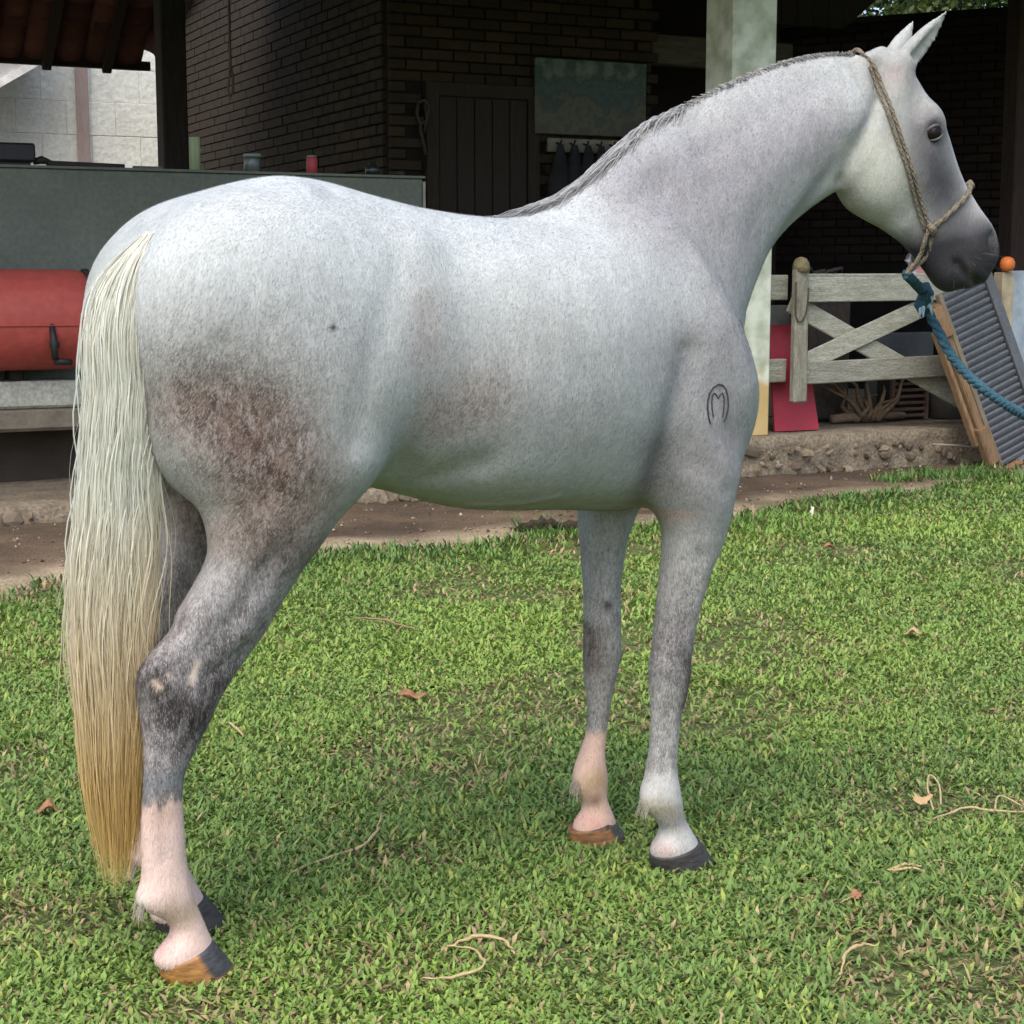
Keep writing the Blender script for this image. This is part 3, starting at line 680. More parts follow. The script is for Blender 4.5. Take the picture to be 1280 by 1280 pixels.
def surface_nets(field, lo, hi, h, coarse=4, band=1.9):
    n = np.ceil((np.array(hi)-np.array(lo))/h/coarse).astype(int)*coarse + 1
    ax_ = [lo[i] + h*np.arange(n[i]) for i in range(3)]
    ca = [a[::coarse] for a in ax_]
    C = np.stack(np.meshgrid(*ca, indexing='ij'), -1).reshape(-1, 3)
    dc = field(C).reshape([len(a) for a in ca])
    D = np.repeat(np.repeat(np.repeat(dc, coarse, 0), coarse, 1), coarse, 2)[:n[0], :n[1], :n[2]].astype(np.float32)
    near = np.abs(dc) < band*coarse*h
    M = np.zeros(dc.shape, bool)
    for dx in (0, 1):
        for dy in (0, 1):
            for dz in (0, 1):
                M[dx:, dy:, dz:] |= near[:near.shape[0]-dx, :near.shape[1]-dy, :near.shape[2]-dz]
                M[:M.shape[0]-dx or None, :M.shape[1]-dy or None, :M.shape[2]-dz or None] |= near[dx:, dy:, dz:]
    F = np.repeat(np.repeat(np.repeat(M, coarse, 0), coarse, 1), coarse, 2)[:n[0], :n[1], :n[2]]
    idx = np.argwhere(F)
    vals = np.empty(len(idx), np.float32)
    for i in range(0, len(idx), 400000):
        j = idx[i:i+400000]
        vals[i:i+400000] = field(np.array(lo) + h*j)
    D[F] = vals
    # surface nets
    S = D < 0
    c = [D[a:D.shape[0]-1+a, b:D.shape[1]-1+b, e:D.shape[2]-1+e] for a in (0, 1) for b in (0, 1) for e in (0, 1)]
    cs = sum((q < 0).astype(np.int8) for q in c)
    act = (cs > 0) & (cs < 8)
    ids = np.full(act.shape, -1, np.int64); cells = np.argwhere(act); ids[act] = np.arange(len(cells))
    cv = np.stack([q[act] for q in c], 1)
    corner = np.array([(a, b, e) for a in (0, 1) for b in (0, 1) for e in (0, 1)], float)
    acc = np.zeros((len(cells), 3)); cnt = np.zeros(len(cells))
    for i in range(8):
        for j in range(i+1, 8):
            if np.abs(corner[i]-corner[j]).sum() == 1:
                a, b = cv[:, i], cv[:, j]; x = (a < 0) != (b < 0)
                t = np.where(x, a/np.where(x, a-b, 1), 0)
                acc += np.where(x[:, None], corner[i] + t[:, None]*(corner[j]-corner[i]), 0); cnt += x
    V = np.array(lo) + h*(cells + acc/cnt[:, None])
    quads = []
    for axis in range(3):
        sl0 = [slice(None)]*3; sl1 = [slice(None)]*3
        sl0[axis] = slice(0, -1); sl1[axis] = slice(1, None)
        s0, s1 = S[tuple(sl0)], S[tuple(sl1)]
        e = np.argwhere(s0 != s1); flip = s0[tuple(e.T)]
        b, c2 = [(1, 2), (2, 0), (0, 1)][axis]
        e_ok = (e[:, b] > 0) & (e[:, c2] > 0) & (e[:, b] < act.shape[b]) & (e[:, c2] < act.shape[c2]) & (e[:, axis] < act.shape[axis])
        e, flip = e[e_ok], flip[e_ok]
        def cid(db, dc):
            q = e.copy(); q[:, b] += db; q[:, c2] += dc
            return ids[tuple(q.T)]
        q = np.stack([cid(-1, -1), cid(0, -1), cid(0, 0), cid(-1, 0)], 1)
        q[~flip] = q[~flip][:, ::-1]
        quads.append(q)
    Q = np.concatenate(quads)
    return V, Q[(Q >= 0).all(1)]
# ---------------------------------------------------------------- horse: body mesh and coat
HTH = math.radians(30.97); HO = Vector((-.57925, 2.95454, 0)) + Vector((-math.sin(HTH), math.cos(HTH), 0))*.10
V_, Q_ = surface_nets(body_field, (-.22, -.45, .012), (2.0, .40, 1.95), .0062)
V_ = V_.astype(np.float64)
def laplacian(V, Q, it=2, lam=.5):
    E = np.concatenate([Q[:, [0, 1]], Q[:, [1, 2]], Q[:, [2, 3]], Q[:, [3, 0]]]); n = len(V)
    for _ in range(it):
        acc = np.zeros_like(V); cnt = np.zeros(n)
        for c in range(3):
            acc[:, c] = np.bincount(E[:, 0], V[E[:, 1], c], n) + np.bincount(E[:, 1], V[E[:, 0], c], n)
        cnt = np.bincount(E[:, 0], minlength=n) + np.bincount(E[:, 1], minlength=n)
        V = V + lam*(acc/cnt[:, None]-V)
    return V
V_ = laplacian(V_, Q_, 2, .5)
X, Y, Z = V_.T
side = np.where(Y < 0, 1.0, 0.0)
hsx, hrx, hlx = to_head(V_)
is_head = (hsx > -.05) & (X > 1.45) & (Z > 1.1) & (np.abs(hlx) < .16) & ~((hrx < -.10) & (hsx < .09))
col = np.tile(np.array([.545, .575, .565]), (len(V_), 1)); fl = np.zeros(len(V_)); mo = np.zeros(len(V_))
def blend(mask, c):
    global col
    mask = np.clip(mask, 0, 1)[:, None]; col = col*(1-mask) + np.array(c)*mask
def spot(pts, sg, c, a=1.0, f=0.0, m=0.0, where=None):
    global fl, mo
    w = np.exp(-(line_dist(X, Z, pts)/sg)**2)*a
    if where is not None: w = w*where
    blend(w, c); fl = np.clip(fl+w*f, 0, 1); mo = np.clip(mo+w*m, 0, 1)
body = ~is_head
bd = body.astype(float)
_top = np.clip((Z-1.08-.25*np.clip(X-.9, 0, 1))/.25, 0, 1)*np.clip((1.12-X)/.2, 0, 1)
blend(_top, (.61, .645, .645))                  # sky light on croup, back and upper ribs, painted in as a paler coat
# all over: lightly flecked white grey, darker towards neck, shoulder and legs
fl += .16
spot([(1.02, 1.46), (1.20, 1.50), (1.38, 1.58)], .13, (.38, .375, .40), .75, .15, .1, bd)
spot([(1.20, 1.34), (1.05, 1.40)], .12, (.39, .385, .405), .6, .12, .1, bd)
spot([(1.10, 1.15), (1.02, 1.08)], .13, (.39, .385, .40), .65, .25, .15, bd)
spot([(1.10, .94), (1.05, .85)], .11, (.37, .36, .37), .7, .3, .2, bd)
spot([(.95, .93), (.96, .86)], .05, (.22, .21, .215), .65, .3, .3, bd)  # shading in the crease behind the elbow, painted into the coat
spot([(.70, 1.05), (.55, 1.05)], .17, (.47, .475, .475), .5, .35, .2, bd)
spot([(.449, 1.02), (.52, 1.045)], .06, (.40, .345, .31), .62, .55, .5, bd)
spot([(.41, 1.22), (.40, 1.14)], .045, (.46, .42, .40), .5, .3, .2, bd)
spot([(.10, 1.17), (.22, 1.15), (-.03, 1.15)], .09, (.53, .535, .53), .5, .55, .4, bd)
spot([(-.01, 1.055), (.06, 1.03)], .080, (.27, .205, .165), .78, .9, .95, bd)
spot([(.072, 1.0), (.12, .95)], .090, (.27, .195, .155), .78, .9, .95, bd)
spot([(.08, .89), (.16, .87), (.07, .83)], .075, (.47, .37, .325), .72, .6, .7, bd)
spot([(.12, .79), (.19, .77)], .055, (.24, .19, .17), .65, .7, .7, bd)
# legs: grey with dark mottles, hocks and knees darker, pale pink socks
hind = (X < .5) & (Z < .80); fore = (X > .8) & (Z < .80)
blend(np.clip((.80-Z)/.10, 0, 1)*.85*hind, (.45, .425, .43)); fl = np.clip(fl + .75*np.clip((.80-Z)/.12, 0, 1)*hind, 0, 1); mo = np.clip(mo + .7*np.clip((.80-Z)/.12, 0, 1)*hind, 0, 1)
spot([(-.09, .575), (-.055, .53), (-.015, .49)], .042, (.085, .07, .068), .85, .4, .8, hind)
spot([(.04, .56), (.01, .52)], .030, (.12, .10, .095), .6, .4, .8, hind)
spot([(-.010, .600), (-.017, .582), (-.020, .566)], .0065, (.74, .66, .58), 1.2, -.9, -1, hind*side)
spot([(-.083, .572), (-.076, .562)], .0065, (.66, .56, .48), 1.1, -.9, -1, hind*side); spot([(-.062, .585), (-.058, .575)], .006, (.60, .55, .52), .8, -.5, -.5, hind*side)
w = np.clip((.425-Z)/.03, 0, 1)*hind; blend(w*.8, (.34, .355, .375)); mo *= (1-.6*w)
edge = .350 + .25*(X+.07) + .010*np.sin(X*190) + .006*np.sin(X*430+1)
w = np.clip((edge-Z)/.010, 0, 1)*hind; blend(w, (.80, .655, .60)); fl *= 1-.92*w; mo *= 1-.85*w
spot([(-.07, .33)], .03, (.60, .44, .36), .5, 0, 0, hind)
spot([(-.065, .145), (-.03, .135)], .022, (.46, .37, .25), .55, 0, 0.1, hind)
spot([(-.085, .075), (-.07, .10)], .014, (.72, .37, .36), .7, 0, 0, hind)
spot([(-.115, .165)], .014, (.74, .72, .66), .8, 0, 0, hind)
blend(np.clip((.80-Z)/.14, 0, 1)*.75*fore, (.545, .535, .525)); fl = np.clip(fl + .65*np.clip((.80-Z)/.14, 0, 1)*fore, 0, 1); mo = np.clip(mo + .5*np.clip((.66-Z)/.12, 0, 1)*fore, 0, 1)
nearf = fore*(Y < 0); farf = fore*(Y > 0)
spot([(1.085, .47), (1.092, .41), (1.085, .38)], .026, (.10, .078, .072), .85, .2, .4, nearf)
spot([(1.04, .46), (1.05, .55)], .04, (.27, .25, .255), .5, .4, .5, nearf)
spot([(1.02, .80), (.99, .79)], .030, (.58, .42, .36), .6, -.2, 0, nearf)
w = np.clip((.245-Z)/.04, 0, 1)*nearf; blend(w*.9, (.70, .70, .68)); fl *= 1-.7*w; mo *= 1-.7*w
spot([(1.02, .15), (1.05, .14)], .022, (.42, .375, .26), .7, 0, .1, nearf); spot([(1.065, .115), (1.08, .12)], .022, (.33, .31, .32), .7, .2, .2, nearf)
spot([(1.0, .165)], .014, (.68, .62, .50), .6, 0, 0, nearf); spot([(1.04, .055)], .018, (.62, .44, .38), .6, 0, 0, nearf)
blend(np.clip((.52-Z)/.1, 0, 1)*.55*farf, (.47, .445, .41))
spot([(1.0, .50), (1.005, .42)], .020, (.24, .195, .165), .75, .2, .4, farf)
spot([(1.032, .555)], .0105, (.10, .055, .035), 1.0, 0, 0, farf)
w = np.clip((.275-Z)/.02, 0, 1)*farf; blend(w, (.78, .60, .51)); fl *= 1-.9*w; mo *= 1-.85*w
spot([(1.0, .155), (1.02, .16)], .025, (.60, .46, .28), .7, 0, 0, farf); spot([(1.01, .11)], .016, (.34, .25, .16), .7, 0, .2, farf); spot([(1.0, .06)], .02, (.70, .42, .38), .6, 0, 0, farf)
# belly seam and girth
blend(np.exp(-((Z-.80)/.05)**2)*((X > .3) & (X < 1.0))*.35, (.47, .45, .36))
spot([(.21, 1.187)], .0055, (.03, .03, .03), 1.0, 0, 0, side)
spot([(.892, 1.497)], .007, (.20, .20, .21), .7, 0, 0, side)
spot([(.255, 1.425)], .018, (.36, .37, .39), .45, .2, .2, side)
# between the thighs and under the dock: dark skin
blend(np.exp(-(Y/.045)**2)*np.clip((1.02-Z)/.08, 0, 1)*np.clip((.1-X)/.05, 0, 1)*np.clip((Z-.70)/.1, 0, 1)*.6, (.14, .13, .135))
# head
hm = is_head.astype(float)
def hspot(s, r, ss, sr, c, a=1.0, f=0.0):
    global fl
    w = np.exp(-((hsx-s)/ss)**2-((hrx-r)/sr)**2)*a*hm; blend(w, c); fl = np.clip(fl+w*f, 0, 1)
fl = np.where(is_head, .14, fl); blend(hm*.75, (.46, .47, .455))
hspot(.20, -.13, .10, .075, (.63, .655, .59), .92)
hspot(.265, -.012, .13, .060, (.115, .112, .13), .95, .2)
hspot(.160, .012, .050, .036, (.21, .20, .215), .85)
hspot(.06, .0, .04, .03, (.60, .61, .56), .5)
hspot(.02, -.01, .03, .03, (.50, .42, .40), .5); hspot(.05, .025, .022, .02, (.27, .265, .28), .6)
w = np.clip((hsx-.345-.25*(hrx+.03))/.06, 0, 1)*hm; blend(w*.98, (.055, .055, .065)); fl *= 1-.6*w
hspot(.455, .045, .016, .012, (.03, .026, .026), .9); hspot(.49, -.022, .03, .006, (.30, .26, .23), .5)
hspot(.39, .01, .04, .02, (.17, .17, .20), .5)
w = np.clip(1.3-np.abs(hlx)/.034, 0, 1)*np.clip((hrx-.03)/.02, 0, 1)*np.clip((hsx-.10)/.08, 0, 1)*np.clip((.46-hsx)/.03, 0, 1)*hm; blend(w, (.66, .66, .66))
hspot(.31, -.16, .04, .025, (.36, .34, .26), .55); hspot(.25, -.20, .05, .02, (.40, .35, .28), .5, .2)
hspot(.171, .018, .013, .010, (.035, .03, .03), .9)
col = .85*np.clip(col, 0, 1)**1.35
M_coat = bpy.data.materials.new('horse_coat'); M_coat.use_nodes = True
def _coat(m):
    N = m.node_tree.nodes; L = m.node_tree.links; b = N['Principled BSDF']
    b.inputs['Roughness'].default_value = .62; b.inputs['Specular IOR Level'].default_value = .28; b.inputs['Sheen Weight'].default_value = .03; b.inputs['Sheen Roughness'].default_value = .4
    ca = N.new('ShaderNodeAttribute'); ca.attribute_name = 'col'
    fa = N.new('ShaderNodeAttribute'); fa.attribute_name = 'fleck'; sp = N.new('ShaderNodeSeparateColor'); L.new(fa.outputs['Color'], sp.inputs[0])
    tc = N.new('ShaderNodeTexCoord')
    def noise(scale, stretch, detail=3, rot=(0, .5, 0), rough=.6):
        mp = N.new('ShaderNodeMapping'); mp.inputs['Scale'].default_value = stretch; mp.inputs['Rotation'].default_value = rot
        n = N.new('ShaderNodeTexNoise'); n.inputs['Scale'].default_value = scale; n.inputs['Detail'].default_value = detail; n.inputs['Roughness'].default_value = rough
        L.new(tc.outputs['Object'], mp.inputs['Vector']); L.new(mp.outputs[0], n.inputs['Vector']); return n.outputs['Fac']
    def rng_(x, a, b_, c, d):
        r = N.new('ShaderNodeMapRange'); r.inputs['From Min'].default_value = a; r.inputs['From Max'].default_value = b_; r.inputs['To Min'].default_value = c; r.inputs['To Max'].default_value = d
        L.new(x, r.inputs['Value']); return r.outputs[0]
    def mth(op, x, y):
        n = N.new('ShaderNodeMath'); n.operation = op
        for i, k in enumerate((x, y)):
            if hasattr(k, 'links'): L.new(k, n.inputs[i])
            else: n.inputs[i].default_value = k
        return n.outputs[0]
    def mix(f, a, c, mode='MIX'):
        n = N.new('ShaderNodeMix'); n.data_type = 'RGBA'; n.blend_type = mode
        for k, i in ((f, 'Factor'), (a, 'A'), (c, 'B')):
            if hasattr(k, 'links'): L.new(k, n.inputs[i])
            elif isinstance(k, tuple): n.inputs[i].default_value = (*k, 1)
            else: n.inputs[i].default_value = k
        return n.outputs['Result']
    fine = rng_(noise(260, (1, 1, .38), 2), .48, .70, 0, 1)
    mid = rng_(noise(105, (1, 1, .5), 4, rough=.7), .46, .66, 0, 1)
    big = rng_(noise(34, (1, 1, .7), 5, rough=.78), .46, .58, 0, 1)
    dkc = mix(1.0, ca.outputs['Color'], (.27, .245, .235), 'MULTIPLY')
    ltc = mix(.40, ca.outputs['Color'], (.62, .60, .59))
    c1 = mix(mth('MULTIPLY', mth('MULTIPLY', big, sp.outputs[1]), .92), ca.outputs['Color'], dkc)
    lm = rng_(noise(60, (1, 1, .45), 5, rough=.78, rot=(.3, .6, 0)), .50, .60, 0, 1)
    c1 = mix(mth('MULTIPLY', mth('MULTIPLY', lm, sp.outputs[1]), .75), c1, ltc)
    c2 = mix(mth('MULTIPLY', mth('MULTIPLY', mid, sp.outputs[0]), .62), c1, dkc)
    c3 = mix(mth('MULTIPLY', mth('MULTIPLY', fine, sp.outputs[0]), .70), c2, dkc)
    br = rng_(noise(300, (1, 1, .30), 2), .25, .75, .86, 1.10)
    c4 = mix(1.0, c3, br, 'MULTIPLY')
    sk_ = rng_(noise(30, (1, 1, .22), 4, rot=(.1, .62, 0), rough=.7), .30, .70, .88, 1.08); c4 = mix(1.0, c4, sk_, 'MULTIPLY')
    du = rng_(noise(4.5, (1, 1, 1), 5, rough=.65), .52, .74, 0, .30); c4 = mix(du, c4, mix(1.0, c4, (.80, .72, .60), 'MULTIPLY'))
    cl = rng_(noise(7, (1, 1, 1), 3), .3, .7, .90, 1.06); c4 = mix(1.0, c4, cl, 'MULTIPLY')
    L.new(c4, b.inputs['Base Color'])
    bp = N.new('ShaderNodeBump'); bp.inputs['Strength'].default_value = .30; bp.inputs['Distance'].default_value = .004
    L.new(noise(240, (1, 1, .32), 3), bp.inputs['Height'])
    bp2 = N.new('ShaderNodeBump'); bp2.inputs['Strength'].default_value = .22; bp2.inputs['Distance'].default_value = .02
    L.new(noise(13, (1, 1, .8), 4), bp2.inputs['Height']); L.new(bp.outputs[0], bp2.inputs['Normal']); L.new(bp2.outputs[0], b.inputs['Normal'])
_coat(M_coat)
hme = np_mesh('horse', V_, Q_, col=col, m=M_coat)
at = hme.attributes.new('fleck', 'FLOAT_COLOR', 'POINT'); cc = np.zeros((len(V_), 4), np.float32); cc[:, 0] = fl; cc[:, 1] = mo; cc[:, 3] = 1; at.data.foreach_set('color', cc.ravel())
horse = tag(link('horse', hme, None, HO, HTH), 'light grey horse with a long pale tail standing side-on on the grass', 'horse')
BVH = BVHTree.FromPolygons([tuple(p) for p in V_], [tuple(int(i) for i in f) for f in Q_])
def on_side(x, z, sgn=-1, lift=.0):
    """point on the flank at x, z (near side: sgn -1)"""
    hit = BVH.ray_cast(Vector((x, sgn*.8, z)), Vector((0, -sgn, 0)))
    return (hit[0]+hit[1]*lift) if hit[0] else None
def on_head(s, r, sgn=-1, lift=.0):
    o = from_head(s, r, sgn*.4); hit = BVH.ray_cast(Vector(o), Vector(HEAD_L)*(-sgn))
    return (hit[0]+hit[1]*lift) if hit[0] else None

# hooves
M_hoof = bpy.data.materials.new('hoof_horn'); M_hoof.use_nodes = True
def _hoof(m):
    N = m.node_tree.nodes; L = m.node_tree.links; b = N['Principled BSDF']; b.inputs['Roughness'].default_value = .55
    at = N.new('ShaderNodeAttribute'); at.attribute_name = 'col'
    tc = N.new('ShaderNodeTexCoord'); n = N.new('ShaderNodeTexNoise'); n.inputs['Scale'].default_value = 40; n.inputs['Detail'].default_value = 6
    mp = N.new('ShaderNodeMapping'); mp.inputs['Scale'].default_value = (1, 1, 3); L.new(tc.outputs['Object'], mp.inputs[0]); L.new(mp.outputs[0], n.inputs['Vector'])
    r = N.new('ShaderNodeMapRange'); r.inputs['From Min'].default_value = .3; r.inputs['From Max'].default_value = .7; r.inputs['To Min'].default_value = .6; r.inputs['To Max'].default_value = 1.25; L.new(n.outputs['Fac'], r.inputs['Value'])
    mx = N.new('ShaderNodeMix'); mx.data_type = 'RGBA'; mx.blend_type = 'MULTIPLY'; mx.inputs['Factor'].default_value = 1
    L.new(at.outputs['Color'], mx.inputs['A']); L.new(r.outputs[0], mx.inputs['B']); L.new(mx.outputs['Result'], b.inputs['Base Color'])
    bp = N.new('ShaderNodeBump'); bp.inputs['Strength'].default_value = .3; bp.inputs['Distance'].default_value = .01; L.new(n.outputs['Fac'], bp.inputs['Height']); L.new(bp.outputs[0], b.inputs['Normal'])
_hoof(M_hoof)
def hoof(xh, xt, y, hw, top_front, style, yaw=0.0, label=None):
    """xh heel, xt toe on the ground; horn wall from the coronet, lower at the heels"""
    n = 40; rings = []; cols = []
    L_ = xt-xh; cx = (xh+xt)/2
    for k in range(9):
        t = k/8.0
        ring = []
        for j in range(n):
            a = 2*math.pi*j/n; ca, sa = math.cos(a), math.sin(a)
            fr = (ca+1)/2
            rx = L_/2; ry = hw*(1.0-.10*(1-fr))
            px = ca*rx*(1.0 if ca > 0 else .93); py = sa*ry*(1 if ca > 0 else (1-.10*ca*ca))
            zt = .040 + (top_front-.040)*fr**1.2
            z = zt*t
            sc = 1-.20*t
            lean = -.30*t*top_front*(.5+.5*fr) - .012*t
            ring.append((px*sc+lean, py*sc, z+.0))
            g_ = rng.random()*.02
            if style == 'dark': c = (.024+g_*.6, .021+g_*.6, .020+g_*.6)
            else:
                amber = (fr < .62) or (z < .012)
                c = (.23+g_*5, .105+g_*3, .036) if amber else (.036+g_, .037+g_, .042+g_)
            if style == 'brown' : c = (.17+g_*4, .08+g_*2, .038) if fr < .66 and z < .045 else (.035+g_, .030+g_, .028)
            cols.append(c)
        rings.append(ring)
    V = np.array([p for r in rings for p in r]+[(0, 0, 0), (-.02, 0, rings[-1][0][2]*.7)])
    cols += [(.05, .045, .04), (.05, .045, .04)]
    cs, sn = math.cos(yaw), math.sin(yaw); V[:, :2] = np.stack([V[:, 0]*cs-V[:, 1]*sn, V[:, 0]*sn+V[:, 1]*cs], 1)
    V[:, 0] += cx; V[:, 1] += y
    F = [(k*n+j, k*n+(j+1) % n, (k+1)*n+(j+1) % n, (k+1)*n+j) for k in range(8) for j in range(n)]
    T = [(9*n, (j+1) % n, j) for j in range(n)] + [(9*n+1, 8*n+j, 8*n+(j+1) % n) for j in range(n)]
    o = link('hoof', np_mesh('hoof', V, np.array(F), np.array(T), col=np.array(cols), m=M_hoof), horse)
    if label: o['label'] = label
hoof(-.078, .068, -.115, .058, .072, 'amber', label='near hind hoof with dark toe and amber heel')
hoof(-.010, .138, .103, .056, .072, 'dark')
hoof(1.020, 1.185, -.110, .060, .062, 'dark')
hoof(.962, 1.112, .119, .058, .060, 'brown', yaw=-.05, label='far front hoof with brown muddy heel')

# eyes
M_eye = mat('horse_eye', (.010, .008, .007), .12, bump=0, spec=.12, amount=.2)
M_lid = mat('eyelid', (.10, .095, .10), .6, bump=.1)
for sg in (-1, 1):
    c = from_head(.170, .016, sg*.066)
    e = MB(); bm = bmesh.new(); bmesh.ops.create_uvsphere(bm, u_segments=20, v_segments=12, radius=.0205)
    me = bpy.data.meshes.new('eye'); bm.to_mesh(me); bm.free(); me.materials.append(M_eye); me.polygons.foreach_set('use_smooth', [True]*len(me.polygons))
    eo = link('eye', me, horse, c)
    for zz, ww in ((.0150, .0045), (-.0140, .0030)):
        pts = []
        for k in range(9):
            a = -1.15+2.3*k/8
            lp = Vector(from_head(.170-zz*(1-.45*(a/1.15)**2), .016+math.sin(a)*.0175, sg*(.066+math.cos(a)*.0155))) - Vector(c)
            pts.append(lp)
        MB().tube(pts, [ww*.5]+[ww]*7+[ww*.5], 6).build('eyelid', M_lid, eo, True)

# brand on the shoulder
M_brand = mat('scorched_hair', (.055, .052, .055), .8, bump=0, amount=.3)
bm_ = MB()
def brand_line(pts, r=.0013):
    P = []
    for (a, b) in pts:
        q = on_side(1.074+a, 1.020+b, -1, .0010)
        if q: P.append(q)
    if len(P) > 1: bm_.tube(P, r, 5)
arc = [(.0255*math.sin(t)*1.0, .004+.036*math.cos(t)) for t in np.linspace(-2.35, 2.3, 26)]
arc = [(-.018, -.040), (-.0225, -.028), (-.026, -.010), (-.026, .006), (-.022, .021), (-.014, .033), (-.003, .039), (.008, .037), (.017, .028), (.0225, .014), (.0255, -.002), (.0255, -.016), (.022, -.030), (.017, -.038)]
brand_line(arc, .0017)
brand_line([(-.012, -.026), (-.015, -.012), (-.0165, .004), (-.015, .018), (-.0105, .0215), (-.005, .017), (-.001, .010), (.003, .017), (.0085, .0215), (.0135, .012), (.0145, -.004), (.0145, -.018), (.0125, -.028)], .0014)
bm_.build('brand_mark', M_brand, horse)

# strands of hair as thin three-sided tubes
def strands(P, R, C, name, m, parent=None):
    """P: (n, k, 3) points, R: (n, k) radii, C: (n, k, 3) colours"""
    n, k, _ = P.shape
    T = np.gradient(P, axis=1); T /= np.linalg.norm(T, axis=2, keepdims=True)+1e-9
    ref = np.zeros_like(T); ref[..., 1] = 1.0; ref[np.abs(T[..., 1]) > .9] = (1, 0, 0)
    S = np.cross(T, ref); S /= np.linalg.norm(S, axis=2, keepdims=True)+1e-9; W = np.cross(S, T)
    rings = []
    for a in (0, 2.094, 4.189): rings.append(P + (S*math.cos(a)+W*math.sin(a))*R[..., None])
    Vv = np.stack(rings, 2).reshape(-1, 3)
    idx = np.arange(n*k*3).reshape(n, k, 3)
    F = []
    for a in range(3):
        b = (a+1) % 3
        F.append(np.stack([idx[:, :-1, a], idx[:, :-1, b], idx[:, 1:, b], idx[:, 1:, a]], -1).reshape(-1, 4))
    return link(name, np_mesh(name, Vv, np.concatenate(F), col=np.repeat(C[:, :, None, :], 3, 2).reshape(-1, 3), m=m), parent)
M_hair = attr_mat('horse_hair', rough=.5, spec=.3, trans=.35)
# tail
TC = np.array([(-.030, -.050, 1.350, .024), (-.062, -.066, 1.318, .038), (-.096, -.086, 1.270, .050), (-.112, -.100, 1.205, .054), (-.116, -.104, 1.130, .052), (-.112, -.098, 1.05, .053), (-.112, -.080, .97, .057), (-.114, -.072, .891, .061), (-.122, -.068, .806, .066),
               (-.131, -.066, .72, .070), (-.134, -.066, .634, .067), (-.135, -.066, .547, .062), (-.134, -.066, .458, .058), (-.140, -.066, .368, .050), (-.135, -.066, .293, .041), (-.136, -.066, .218, .030), (-.139, -.066, .165, .020)])
_k = np.linspace(0, len(TC)-1, 120); _w = np.exp(-.5*(np.arange(-12, 13)/6.0)**2); _w /= _w.sum()
for _i in range(len(TC)):                       # where the root lies on the quarters, lay it on the skin
    if TC[_i, 2] > .93:
        _dir = Vector((.313, .950, 0)); _h = BVH.ray_cast(Vector(TC[_i, :3])-_dir*.6, _dir, .6+.03)
        if _h[0]: TC[_i, :3] = _h[0]-_dir*(.010+.022*min(1, _i/3))
TC = np.stack([np.interp(_k, np.arange(len(TC)), TC[:, c]) for c in range(4)], 1)
TC = np.stack([np.convolve(np.concatenate([2*TC[0, c]-TC[12:0:-1, c], TC[:, c], 2*TC[-1, c]-TC[-2:-14:-1, c]]), _w, 'valid') for c in range(4)], 1)
arc_ = np.concatenate([[0], np.cumsum(np.linalg.norm(np.diff(TC[:, :3], axis=0), axis=1))])
NT, KT, NCL = 14000, 24, 90
clump = rng.integers(0, NCL, NT); cang = rng.random(NCL)*2*math.pi; crad = np.sqrt(rng.random(NCL))
cph = rng.random(NCL)*1.6; camp = .005+.008*rng.random(NCL); cwl = .20+.08*rng.random(NCL)
Ln = 1.0-.46*rng.random(NT)**.55; start = np.where(rng.random(NT) < .55, rng.random(NT)*.08, rng.random(NT)*.26)
a0 = cang[clump]+rng.normal(0, .55, NT); r0 = np.clip(crad[clump]+rng.normal(0, .20, NT), 0, 1.05)
fly = rng.random(NT) < .012; r0 = np.where(fly, r0*1.25, r0)
tt = np.linspace(0, 1, KT)[None, :]
s_ = (start[:, None] + (Ln-start)[:, None]*tt)*arc_[-1]
ctr = np.stack([np.interp(s_, arc_, TC[:, c]) for c in range(3)], -1); wid = np.interp(s_, arc_, TC[:, 3])
blend_in = np.clip(tt*5+.45, 0, 1)
lat = np.cos(a0)[:, None]*r0[:, None]*wid; dep = np.sin(a0)[:, None]*r0[:, None]*np.minimum(wid, .055)*.70
side_w = (.25+.75*np.clip(np.cos(a0), 0, 1))[:, None]                     # the side towards the thigh is the waviest
wave = (camp[clump][:, None]*side_w+.004)*np.sin(s_/cwl[clump][:, None]*6.283+cph[clump][:, None])*np.clip((s_-.10)/.3, 0, 1)*np.clip(1.35-s_/1.0, .15, 1)
fr_w = rng.normal(0, 1, (NT, 1))*.0022*np.sin(s_*rng.uniform(14, 34, (NT, 1))+rng.random((NT, 1))*6.28)
jit = rng.normal(0, 1, (NT, 1))*.005*tt + fr_w + np.where(fly[:, None], np.sin(tt*rng.uniform(3, 9, (NT, 1))+rng.random((NT, 1))*6)*.020*tt, 0)
P = ctr.copy()
P[..., 0] += (lat*.93 - dep*.30)*blend_in + wave + jit
P[..., 1] += (-lat*.12 + dep*.95)*blend_in + wave*.3 + jit*.5
base = np.array([.78, .79, .71]); gold = np.array([.60, .42, .155])
gz = np.clip((.92-P[..., 2])/.60, 0, 1)[..., None] + rng.normal(0, .07, (NT, 1, 1)) + .18*np.clip(np.cos(a0), 0, 1)[:, None, None]*np.clip((1.2-P[..., 2:3])/.4, 0, 1)
gz = np.clip(gz, 0, 1); Cc = base*(1-gz) + gold*gz; Cc = np.clip(Cc*(.88+.22*rng.random((NT, 1, 1))), 0, .88)*(.94+.12*rng.random(NCL)[clump][:, None, None])
R = (.0006+.0006*rng.random(NT))[:, None]*np.clip(1.15-tt**3*.9, .2, 1)
